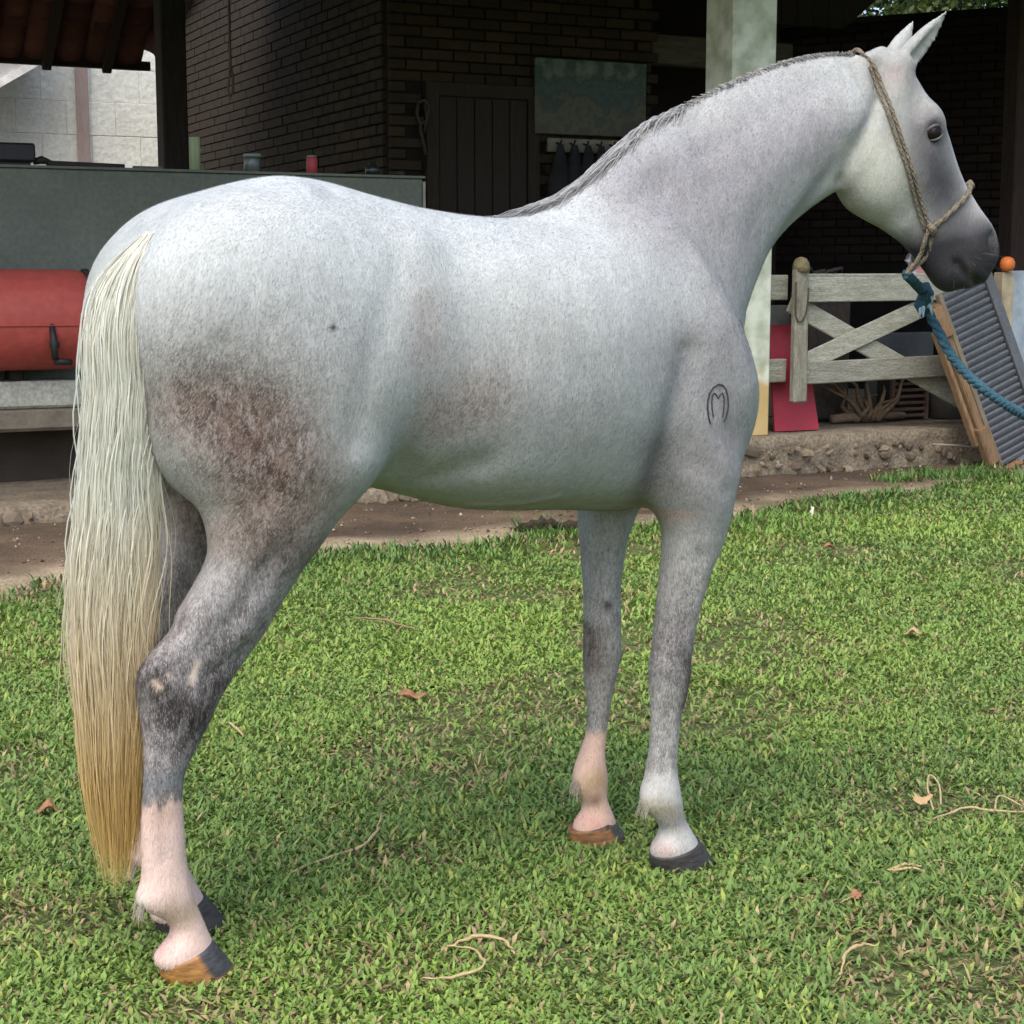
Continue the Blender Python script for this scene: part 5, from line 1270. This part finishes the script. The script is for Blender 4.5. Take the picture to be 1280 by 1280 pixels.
tu = MB(); tu.lathe([(.030, 0), (.033, .004), (.033, .19), (.031, .194), (.026, .194), (.026, .02)], 20)
tag(tu.build('green_tube', mat('pale_green_plastic', (.30, .36, .22), .5, dark=(.16, .20, .10), scale=4, stretch=(9, 9, 1), amount=.8), None, True, loc=B(-1.916, 1.15, CZ), rotz=BT), 'pale green plastic tube standing on the counter wall', 'tube')
jr = tag(empty('glass_jar', B(-1.565, 1.15, CZ), BT), 'dusty glass jar with pale lid on the counter wall', 'jar')
M_glass = mat('dusty_glass', (.10, .12, .115), .25, bump=0, spec=.6, scale=5)
MB().lathe([(.045, 0), (.05, .006), (.05, .075), (.042, .088), (.036, .088)], 20).build('jar_body', M_glass, jr, True)
MB().lathe([(.052, .089), (.054, .092), (.054, .104), (.05, .108), (.01, .108)], 20).build('lid', mat('pale_lid', (.28, .29, .27), .6, bump=0), jr, True)
cn = tag(empty('red_can', B(-1.186, 1.15, CZ), BT), 'small red can on the counter wall behind the croup', 'can')
MB().lathe([(.030, 0), (.034, .006), (.034, .092), (.030, .098)], 20).build('can_body', mat('red_can_paint', (.36, .045, .055), .45, dark=(.30, .04, .05), scale=5, bump=0), cn, True)
MB().lathe([(.030, .0985), (.031, .106), (.028, .110), (.005, .110)], 20).build('can_lid', mat('tin', (.35, .33, .30), .4, bump=0, metallic=.6), cn, True)
bx_ = MB(); bx_.lathe([(.03, 0), (.045, .01), (.045, .05), (.025, .06), (.02, .085), (.008, .09)], 14)
tag(bx_.build('dark_bottle', mat('dark_glass', (.02, .026, .024), .3, bump=0, spec=.5), None, True, loc=B(-.79, 1.15, CZ), rotz=BT), 'squat dark bottle near the right end of the counter wall', 'bottle')
bx_ = MB(); bx_.lathe([(.02, 0), (.03, .012), (.022, .03), (.006, .034)], 10)
tag(bx_.build('iron_knob', mat('iron_knob', (.035, .03, .028), .7, bump=0), None, True, loc=B(-.60, 1.15, CZ), rotz=BT), 'small iron knob at the right end of the counter wall', 'knob')

# ---------------------------------------------------------------- things on the brick room's walls
M_paint = bpy.data.materials.new('landscape_paint'); M_paint.use_nodes = True
def _painting(m):
    """misty green woodland over a brown valley, broad brush patches only"""
    N = m.node_tree.nodes; L = m.node_tree.links; b = N['Principled BSDF']; b.inputs['Roughness'].default_value = .5
    tc = N.new('ShaderNodeTexCoord'); sp = N.new('ShaderNodeSeparateXYZ'); L.new(tc.outputs['Object'], sp.inputs[0])
    n = N.new('ShaderNodeTexNoise'); n.inputs['Scale'].default_value = 6.0; n.inputs['Detail'].default_value = 9; n.inputs['Roughness'].default_value = .62; mp = N.new('ShaderNodeMapping'); mp.inputs['Scale'].default_value = (1.0, 1, 1.0)
    L.new(tc.outputs['Object'], mp.inputs[0]); L.new(mp.outputs[0], n.inputs['Vector'])
    ma = N.new('ShaderNodeMath'); ma.operation = 'MULTIPLY_ADD'; ma.inputs[1].default_value = 1.15; L.new(n.outputs['Fac'], ma.inputs[0])
    mr = N.new('ShaderNodeMapRange'); mr.inputs['From Min'].default_value = 0; mr.inputs['From Max'].default_value = .52; mr.inputs['To Min'].default_value = -.32; mr.inputs['To Max'].default_value = .22; L.new(sp.outputs['Z'], mr.inputs['Value']); L.new(mr.outputs[0], ma.inputs[2])
    r = N.new('ShaderNodeValToRGB'); e = r.color_ramp.elements; e[0].position = .08; e[0].color = (.035, .035, .022, 1); e[1].position = .95; e[1].color = (.16, .20, .17, 1)
    for p_, c_ in ((.28, (.050, .046, .026)), (.40, (.085, .085, .042)), (.50, (.022, .042, .034)), (.62, (.035, .08, .068)), (.72, (.018, .045, .042)), (.83, (.08, .13, .10))):
        x = e.new(p_); x.color = (*c_, 1)
    L.new(ma.outputs[0], r.inputs[0]); hv = N.new('ShaderNodeHueSaturation'); hv.inputs['Value'].default_value = .85; hv.inputs['Saturation'].default_value = .9; L.new(r.outputs[0], hv.inputs['Color']); L.new(hv.outputs[0], b.inputs['Base Color'])
_painting(M_paint)
pt = tag(empty('landscape_painting', B(.935, 2.335, 2.30), BT), 'unframed green landscape painting hanging on the brick wall', 'painting')
MB().box((.465, 0, .27), (.93, .03, .54), bevel=.004).build('canvas', M_paint, pt)
MB().box((.465, .022, .27), (.90, .012, .50)).build('stretcher_frame', M_darkwood, pt)
ck = tag(empty('coat_rack', B(1.06, 2.33, 2.17), BT), 'pale coat rack with dark coats hanging under the painting', 'coat rack')
MB().box((.33, .02, .055), (.68, .025, .10), bevel=.004).build('rack_board', mat('pale_rack', (.24, .23, .19), .8, scale=6), ck)
M_coatc = mat('black_coat', (.022, .024, .028), .95, scale=8, bump=.5, bump_scale=14)
for k in range(6):
    mb = MB(); n = 10; vs = []; fs = []
    hgt = .55+.12*random.random()
    for j in range(6):
        t_ = j/5
        for i in range(n):
            a = 2*math.pi*i/n; w_ = (.02+.075*min(1, t_*2.4))*(1+.25*math.sin(3*a+k)); vs.append((.06+k*.112+w_*math.cos(a), -.06+.45*w_*math.sin(a), .055-hgt*t_))
    for j in range(5):
        for i in range(n): fs.append((j*n+i, (j+1)*n+i, (j+1)*n+(i+1) % n, j*n+(i+1) % n))
    mb.add(vs, fs); mb.build('coat', M_coatc, ck, True)
    MB().tube([(.06+k*.112, .008, .07), (.06+k*.112, -.05, .055), (.06+k*.112, -.07, .085)], .008, 6).build('peg', M_darkwood, ck, True)
tk = tag(empty('bridle', B(.055, 2.36, 2.48), BT), 'dark leather bridle hanging on the brick wall left of the door', 'bridle')
for pts in ([(-.03, -.02, .0), (-.045, -.03, -.08), (-.02, -.03, -.15), (.03, -.03, -.12), (.05, -.03, -.03), (.02, -.02, .02), (-.03, -.02, 0)], [(0, -.02, -.10), (-.02, -.03, -.18), (.0, -.03, -.26), (.02, -.03, -.36)], [(.02, -.02, .0), (.03, -.03, -.10), (.01, -.03, -.20)]):
    MB().tube(pts, .012, 6).build('strap', M_tack, tk, True)
hr = tag(empty('hanging_rope', B(-.86, 3.9, 2.0), BT), 'thin pale rope with a looped end hanging in front of the brick room', 'rope')
M_thin = mat('grey_cord', (.20, .18, .15), .9, bump=0)
_h = Vector(B(-.86, 3.9, 0))
MB().tube([(0, 0, 2.2), (0, 0, 1.2), (.0, 0, .82)], .011, 6).build('cord', M_thin, hr, True)
MB().tube([(0, 0, .84), (.02, 0, .78), (.016, 0, .66), (-.004, 0, .62), (-.024, 0, .66), (-.012, 0, .76), (0, 0, .84)], .010, 6).build('loop', M_thin, hr, True)

# ---------------------------------------------------------------- trees beyond the wall
M_bark = mat('pale_bark', (.30, .25, .17), .9, dark=(.15, .12, .08), scale=6, stretch=(4, 4, 1), amount=1.0, bump=.6, bump_scale=16)
M_leaf = attr_mat('leaf', rough=.5, spec=.3, trans=.35)
def tree(loc, hgt, crown_z, crown_r, nleaf, base, label, trunk_r=.14, seed=1):
    r_ = np.random.default_rng(seed); t = tag(empty('tree', loc), label, 'tree', 'trees beyond the barn')
    lean = r_.normal(0, .15, 2)
    MB().tube([(0, 0, -.1), (lean[0]*.3, lean[1]*.3, hgt*.3), (lean[0], lean[1], hgt*.6), (lean[0]*1.4, lean[1]*1.4, hgt*.92)], [trunk_r*1.25, trunk_r, trunk_r*.75, trunk_r*.2], 12).build('trunk', M_bark, t, True)
    tips = []
    for k in range(14):
        z0 = hgt*r_.uniform(.35, .85); a = r_.random()*6.28; L = crown_r*r_.uniform(.6, 1.05); e = np.array([math.cos(a)*L, math.sin(a)*L, L*r_.uniform(.1, .7)])
        s = np.array([lean[0]*z0/hgt*1.3, lean[1]*z0/hgt*1.3, z0]); m_ = s+e*.55+np.array([0, 0, .12*L])
        MB().tube([tuple(s), tuple(m_), tuple(s+e)], [trunk_r*.42, trunk_r*.25, trunk_r*.08], 6).build('limb', M_bark, t, True); tips += [s+e, m_, s+e*.8]
    tips = np.array(tips); c = tips[r_.integers(0, len(tips), nleaf)] + r_.normal(0, crown_r*.20, (nleaf, 3))
    d1 = r_.normal(0, 1, (nleaf, 3)); d1 /= np.linalg.norm(d1, axis=1)[:, None]; d2 = np.cross(d1, r_.normal(0, 1, (nleaf, 3))); d2 /= np.linalg.norm(d2, axis=1)[:, None]
    sz = (.035+.04*r_.random(nleaf))[:, None]
    V = np.stack([c-d1*sz, c-d2*sz*.45, c+d1*sz, c+d2*sz*.45], 1).reshape(-1, 3); F = np.arange(nleaf*4).reshape(-1, 4)
    cc = np.array(base)*(.55+.9*r_.random((nleaf, 1))); cc = np.repeat(cc, 4, 0)
    link('crown', np_mesh('crown', V, F, col=cc, m=M_leaf), t)
tree((4.35, 21.0, 0), 6.5, 4.5, 1.3, 10000, (.085, .12, .035), 'slender tree with a pale trunk just right of the gable boards', .17, 3)
tree((5.35, 21.5, 0), 7.0, 4.6, 1.5, 14000, (.045, .095, .025), 'bright green leafy tree above the dark brick wall', .15, 4)
tree((6.35, 20.6, 0), 6.6, 4.6, 1.3, 12000, (.055, .10, .03), 'leafy tree at the top right corner behind the ear tip', .13, 5)
tree((3.6, 23.5, 0), 7.5, 4.6, 1.8, 12000, (.10, .15, .05), 'tree mostly hidden by the barn gable', .16, 6)
tree((7.9, 22.5, 0), 7.5, 4.6, 1.8, 12000, (.08, .14, .045), 'tree past the right edge beyond the dark brick wall', .16, 7)
# ---------------------------------------------------------------- grass
HOOF_XY = [tuple((Matrix.Translation(HO)@Matrix.Rotation(HTH, 4, 'Z')@Vector(p)).xy) for p in ((0, -.115, 0), (.06, .103, 0), (1.10, -.11, 0), (1.04, .119, 0))]
def blades():
    out = []
    zones = [(2.2, 3.6, 34000), (3.6, 5.2, 21000), (5.2, 7.2, 10500), (7.2, 11.0, 4200)]
    for y0, y1, dens in zones:
        w0, w1 = y0*.36+.45, y1*.36+.45
        n = int((y1-y0)*(w0+w1)*dens)
        y = y0+(y1-y0)*rng.random(n); x = (rng.random(n)*2-1)*(y*.36+.45)
        out.append(np.stack([x, y], 1))
        n2 = int((y1-y0)*2.6*dens*.22); y2 = y0+(y1-y0)*rng.random(n2); x2 = np.where(rng.random(n2) < .5, -1, 1)*(y2*.36+.45+1.3*rng.random(n2)**1.4)
        out.append(np.stack([x2, y2], 1))
    P = np.concatenate(out)
    x, y = P.T
    u, v = to_uv(x, y)
    e = np.interp(u, EDGE_U, EDGE_V) + .20*(vnoise(u, v, 3.0, 31)-.5)
    keep = v < e
    keep |= (((u-2.35)/.62)**2+((v+.55)/.16)**2 < 1+.8*(vnoise(u, v, 5, 2)-.5)) & (rng.random(len(u)) < .8)
    keep |= (((u-3.2)/.6)**2+((v+.45)/.2)**2 < 1)
    bare = vnoise(x, y, 1.7, 44, 4)
    thin = np.clip((bare-.555)/.12, 0, 1)
    for bx, by, br in ((-.31, 4.92, .10), (1.05, 3.95, .16), (-.25, 3.55, .10), (.85, 3.0, .12), (-.03, 3.05, .14), (-.95, 3.2, .13), (.45, 5.9, .12), (1.1, 5.7, .1), (-.55, 2.75, .12)):
        thin = np.maximum(thin, np.exp(-((x-bx)/(br*1.7))**2-((y-by)/br)**2))
    keep &= rng.random(len(x)) > thin*.74
    x, y, u, v, e, thin, bare = (q[keep] for q in (x, y, u, v, e, thin, bare))
    n = len(x)
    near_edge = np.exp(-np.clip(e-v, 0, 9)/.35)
    hgt = (.012+.015*rng.random(n))*(1+near_edge*1.1)*(.45+1.15*vnoise(x, y, 2.6, 7))*np.where(rng.random(n) < .02, 1.7, 1)
    hgt *= np.interp(y, [2, 5, 8, 11], [1.0, 1.1, 1.35, 1.5])
    for hx, hy in HOOF_XY:
        hgt *= 1-.55*np.exp(-((x-hx)**2+(y-hy)**2)/.105**2)
    wid = (.0022+.0022*rng.random(n))*np.interp(y, [2, 5, 8, 11], [1.0, 1.15, 1.6, 2.0])
    az = rng.random(n)*6.283; til = rng.uniform(.35, 1.35, n)*np.where(rng.random(n) < near_edge*.7, .45, 1)
    flat_ = rng.random(n) < .12*np.clip(thin+.3, 0, 1); til = np.where(flat_, 1.45, til); hgt = np.where(flat_, hgt*1.7, hgt); wid = np.where(flat_, wid*.55, wid)
    d = np.stack([np.cos(az)*np.sin(til), np.sin(az)*np.sin(til), np.cos(til)], 1)
    s = np.stack([-np.sin(az), np.cos(az), np.zeros(n)], 1)
    roll = rng.normal(0, .5, n)[:, None]; s = s+np.array([0, 0, 1.0])*roll*.4
    b = np.stack([x, y, np.full(n, .002)+rng.random(n)*.010], 1)
    mid = b+d*hgt[:, None]*.55
    tip = b+d*hgt[:, None]*1.05 + np.stack([np.cos(az), np.sin(az), np.full(n, -.9)], 1)*hgt[:, None]*.28*rng.random(n)[:, None]
    w = wid[:, None]
    V = np.stack([b-s*w*.6, b+s*w*.6, mid+s*w, mid-s*w, tip], 1)
    # colours: patches of fresh and dull green, some straw
    p1 = vnoise(x, y, 1.1, 51); p2 = vnoise(x, y, 4.5, 52); q = rng.random(n)
    fresh = np.array([.225, .345, .072]); dull = np.array([.145, .235, .065]); deep = np.array([.055, .130, .032]); straw = np.array([.34, .27, .14]); yell = np.array([.31, .38, .09])
    a = np.clip(p1*2.0-.55+(q-.5)*.7, 0, 1)[:, None]
    c = dull*(1-a)+fresh*a
    c = np.where((rng.random(n) < .10+.15*(p2 > .6))[:, None], yell*.9, c)
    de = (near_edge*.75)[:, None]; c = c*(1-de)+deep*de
    st = rng.random(n) < (.05+.38*thin*(p2+.2)); c = np.where(st[:, None], straw*(.6+.6*rng.random((n, 1))), c)
    c = np.where(flat_[:, None], straw*(.45+.6*rng.random((n, 1))), c); c = c*(.78+.45*rng.random((n, 1)))
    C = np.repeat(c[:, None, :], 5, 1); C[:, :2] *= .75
    i = np.arange(n)[:, None]*5
    F4 = i+np.array([[0, 1, 2, 3]]); F3 = i+np.array([[3, 2, 4]])
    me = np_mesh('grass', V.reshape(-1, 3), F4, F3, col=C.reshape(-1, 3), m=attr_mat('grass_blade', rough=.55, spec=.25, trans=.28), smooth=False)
    return tag(link('grass', me), 'short creeping lawn grass covering the yard', 'grass', None, 'stuff'), n
grass, n_blades = blades()

# pebbles and chips on the bare earth
def pebbles(n=1500):
    u = rng.uniform(-3.9, 3.6, n); e = np.interp(u, EDGE_U, EDGE_V); v = e+(0-e)*rng.random(n)**.9
    s = .004+.010*rng.random(n)**3; base = np.array([(1, 0, 0), (-.5, .8, 0), (-.5, -.8, 0), (0, 0, .8), (0, 0, -.6)])
    V = np.stack([BK.x+BU.x*u+BV.x*v, BK.y+BU.y*u+BV.y*v, .022+0*u], 1)[:, None, :] + (base[None]*s[:, None, None])*(1+.4*rng.normal(0, 1, (n, 5, 1)))
    T = np.array([(0, 1, 3), (1, 2, 3), (2, 0, 3), (1, 0, 4), (2, 1, 4), (0, 2, 4)]); F = (np.arange(n)[:, None, None]*5+T[None]).reshape(-1, 3)
    c = np.where(rng.random((n, 1)) < .5, np.array([[.30, .24, .17]]), np.array([[.10, .065, .045]]))*(.6+.8*rng.random((n, 1)))
    return tag(link('gravel', np_mesh('gravel', V.reshape(-1, 3), None, F, col=np.repeat(c, 5, 0), m=attr_mat('pebble', rough=.9), smooth=False)), 'small pebbles and chips strewn on the bare earth', 'gravel', None, 'stuff')
pebbles()

# ---------------------------------------------------------------- fallen bits on the lawn
M_straw = mat('dry_straw', (.46, .37, .20), .85, dark=(.27, .20, .10), scale=60, amount=1.0, bump=.2)
M_dryleaf = mat('dry_leaf', (.34, .17, .085), .8, dark=(.16, .08, .045), scale=40, amount=1.0, bump=.3)
M_paleleaf = mat('tan_leaf', (.46, .33, .17), .8, dark=(.30, .2, .1), scale=25, amount=1.0, bump=.3)
def stick(name, pts, r, label, cat, m=M_straw, extra=()):
    o0 = Vector(pts[0]); mb = MB()
    def sm(pp):
        pp = [Vector(p)-Vector((o0.x, o0.y, 0)) for p in pp]; out = []
        for i in range(len(pp)-1):
            a, b_, c, d = pp[max(i-1, 0)], pp[i], pp[i+1], pp[min(i+2, len(pp)-1)]
            for k in range(5):
                q = k/5; out.append(.5*((2*b_)+(-a+c)*q+(2*a-5*b_+4*c-d)*q*q+(-a+3*b_-3*c+d)*q**3))
        return out+[pp[-1]]
    P = [q+Vector((random.uniform(-1, 1), random.uniform(-1, 1), random.uniform(-1, .3)))*r*.7 for q in sm(pts)]; mb.tube(P, [1.05*r*random.uniform(.6, 1.1)*(.45+.55*math.sin(math.pi*min(1, (i+1)/len(P)*1.05))) for i in range(len(P))], 6)
    for e in extra: P = sm(e); mb.tube(P, r*.7, 5)
    return tag(mb.build(name, m, None, True, loc=(o0.x, o0.y, 0)), label, cat)
zg = .019
stick('dry_stalk', [(-.489, 3.398, zg), (-.42, 3.50, zg), (-.345, 3.57, zg+.004), (-.31, 3.64, zg+.012), (-.298, 3.74, zg+.03)], 0.0040, 'long bent dry stalk lying right of the hind hoof', 'stalk', extra=[[(-.345, 3.57, zg), (-.32, 3.60, zg+.01), (-.30, 3.68, zg+.015)]])
stick('straw_curl', [(-.16, 2.888, zg), (-.10, 2.885, zg+.004), (-.05, 2.92, zg+.012), (-.075, 3.00, zg+.01), (-.125, 3.035, zg)], 0.0034, 'curled loop of dry straw in the middle foreground', 'straw')
stick('dry_straw', [(-.12, 3.03, zg), (-.06, 3.055, zg+.014), (-.01, 3.02, zg+.012), (.005, 2.995, zg)], 0.0046, 'pale dry grass blade beside the curled straw', 'straw')
stick('dry_straw', [(.595, 2.90, zg), (.62, 2.97, zg+.012), (.66, 3.01, zg+.016), (.685, 3.012, zg+.01)], 0.0040, 'arched dry blade in the right foreground', 'straw')
stick('dry_stalk', [(.985, 3.79, zg), (1.08, 3.84, zg+.01), (1.16, 3.83, zg+.004), (1.28, 3.86, zg)], 0.0037, 'long dry stalk at the right edge of the lawn', 'stalk', extra=[[(1.0, 3.85, zg), (1.005, 3.93, zg+.03), (1.02, 3.97, zg+.05), (1.03, 3.92, zg+.04), (1.02, 3.86, zg+.01)], [(1.14, 3.83, zg), (1.17, 3.90, zg+.02), (1.22, 3.88, zg)]])
stick('dry_straw', [(.80, 3.445, zg), (.84, 3.455, zg+.008), (.875, 3.45, zg+.01)], 0.0050, 'short broad straw blade right of the front hooves', 'straw', extra=[[(.81, 3.44, zg), (.85, 3.43, zg+.01), (.875, 3.435, zg)]])
stick('dry_straw', [(.89, 3.475, zg), (.92, 3.49, zg+.006), (.955, 3.485, zg)], 0.0019, 'thin straw stem next to the short broad blade', 'straw')
stick('dry_straw', [(-.81, 4.66, zg), (-.775, 4.56, zg+.012), (-.735, 4.48, zg+.004)], 0.0043, 'pale straw blade on the grass right of the hock', 'straw')
stick('twig', [(-.58, 6.06, zg+.01), (-.47, 6.0, zg+.02), (-.40, 5.93, zg+.012), (-.33, 5.87, zg+.01)], 0.0050, 'brown twig on the grass below the belly', 'twig', m=mat('twig_bark', (.24, .17, .10), .9))
stick('dry_straw', [(.365, 2.77, zg), (.355, 2.70, zg+.01), (.35, 2.62, zg)], 0.0037, 'pale straw blade at the bottom edge of the lawn', 'straw')
stick('paper_scrap', [(1.575, 8.74, .03), (1.585, 8.80, .05), (1.60, 8.86, .06)], 0.0099, 'small white scrap at the far edge of the grass', 'scrap', m=mat('white_scrap', (.72, .70, .55), .8, bump=0))
def dry_leaf(loc, s, rot, label, m):
    n = 9; V = []; F = []
    for i in range(n):
        t = i/(n-1); w = math.sin(math.pi*(t*.92+.06))**.8*.42
        for k, c in enumerate((-1, -.5, 0, .5, 1)):
            V.append(((t-.5)*s+random.uniform(-.03, .03)*s, c*w*s*(1+.25*math.sin(t*17+k)), .02*s+.30*s*c*c*w*2*(.6+.4*math.sin(t*9+s*50))+.10*s*math.sin(t*6+s*90)))
    for i in range(n-1):
        for k in range(4): F.append((i*5+k, (i+1)*5+k, (i+1)*5+k+1, i*5+k+1))
    mb = MB().add(V, F); me = mb.mesh('dry_leaf', m, True)
    o = link('dry_leaf', me, None, loc, rot); md = o.modifiers.new('thickness', 'SOLIDIFY'); md.thickness = .001
    return tag(o, label, 'leaf', 'dry leaves fallen on the lawn')
dry_leaf((-1.091, 3.823, .028), .060, .3, 'reddish dry leaf on the grass left of the tail end', M_dryleaf)
dry_leaf((1.408, 5.793, .03), .062, 2.8, 'tan dry leaf on the grass right of the front legs', M_paleleaf)
dry_leaf((-.30, 4.92, .022), .085, .1, 'brown crumpled leaf on a bare patch between the legs', M_dryleaf)
dry_leaf((.985, 3.90, .028), .05, 1.2, 'tan dry leaf beside the long stalk at right', M_paleleaf)
dry_leaf((.70, 3.28, .024), .035, .5, 'small brown leaf in the grass in front of the hooves', M_dryleaf)
dry_leaf((1.45, 7.55, .05), .07, 0, 'small reddish leaf at the far grass near the gate', M_dryleaf)
# weed and broken wood at the edge of the earth
wd = tag(empty('grass_tuft', (.10, 8.2, 0)), 'tall grass tuft growing over broken wood below the belly', 'tuft')
tv = []; tf = []
for k in range(60):
    a = random.uniform(0, 6.28); L = random.uniform(.06, .17); r0 = random.uniform(0, .07); b = Vector((math.cos(a)*r0*1.6, math.sin(a)*r0, .0)); d = Vector((math.cos(a)*.6, math.sin(a)*.6, 1))*L; s = Vector((-math.sin(a), math.cos(a), 0))*.004
    i = len(tv); tv += [b-s, b+s, b+d*.6+s*.8, b+d*.6-s*.8, b+d+Vector((d.x, d.y, -L*.5))*.5]; tf += [(i, i+1, i+2, i+3), (i+3, i+2, i+4)]
MB().add(tv, tf).build('blades', mat('tuft_green', (.09, .16, .05), .6, bump=0), wd)
ch = tag(empty('broken_wood', (.14, 8.24, 0)), 'dark rotten wood chunks lying in the grass tuft', 'wood')
M_rot = mat('rotten_wood', (.05, .035, .025), .95, dark=(.02, .015, .012), scale=30, amount=1.0, bump=.8)
for k in range(7):
    MB().tube([(-.12+k*.04, random.uniform(-.03, .03), .02), (-.08+k*.045, random.uniform(-.03, .03), random.uniform(.03, .075)), (-.03+k*.05, random.uniform(-.03, .03), random.uniform(.03, .07))], [.02, .028, .012], 6).build('splinter', M_rot, ch, True)
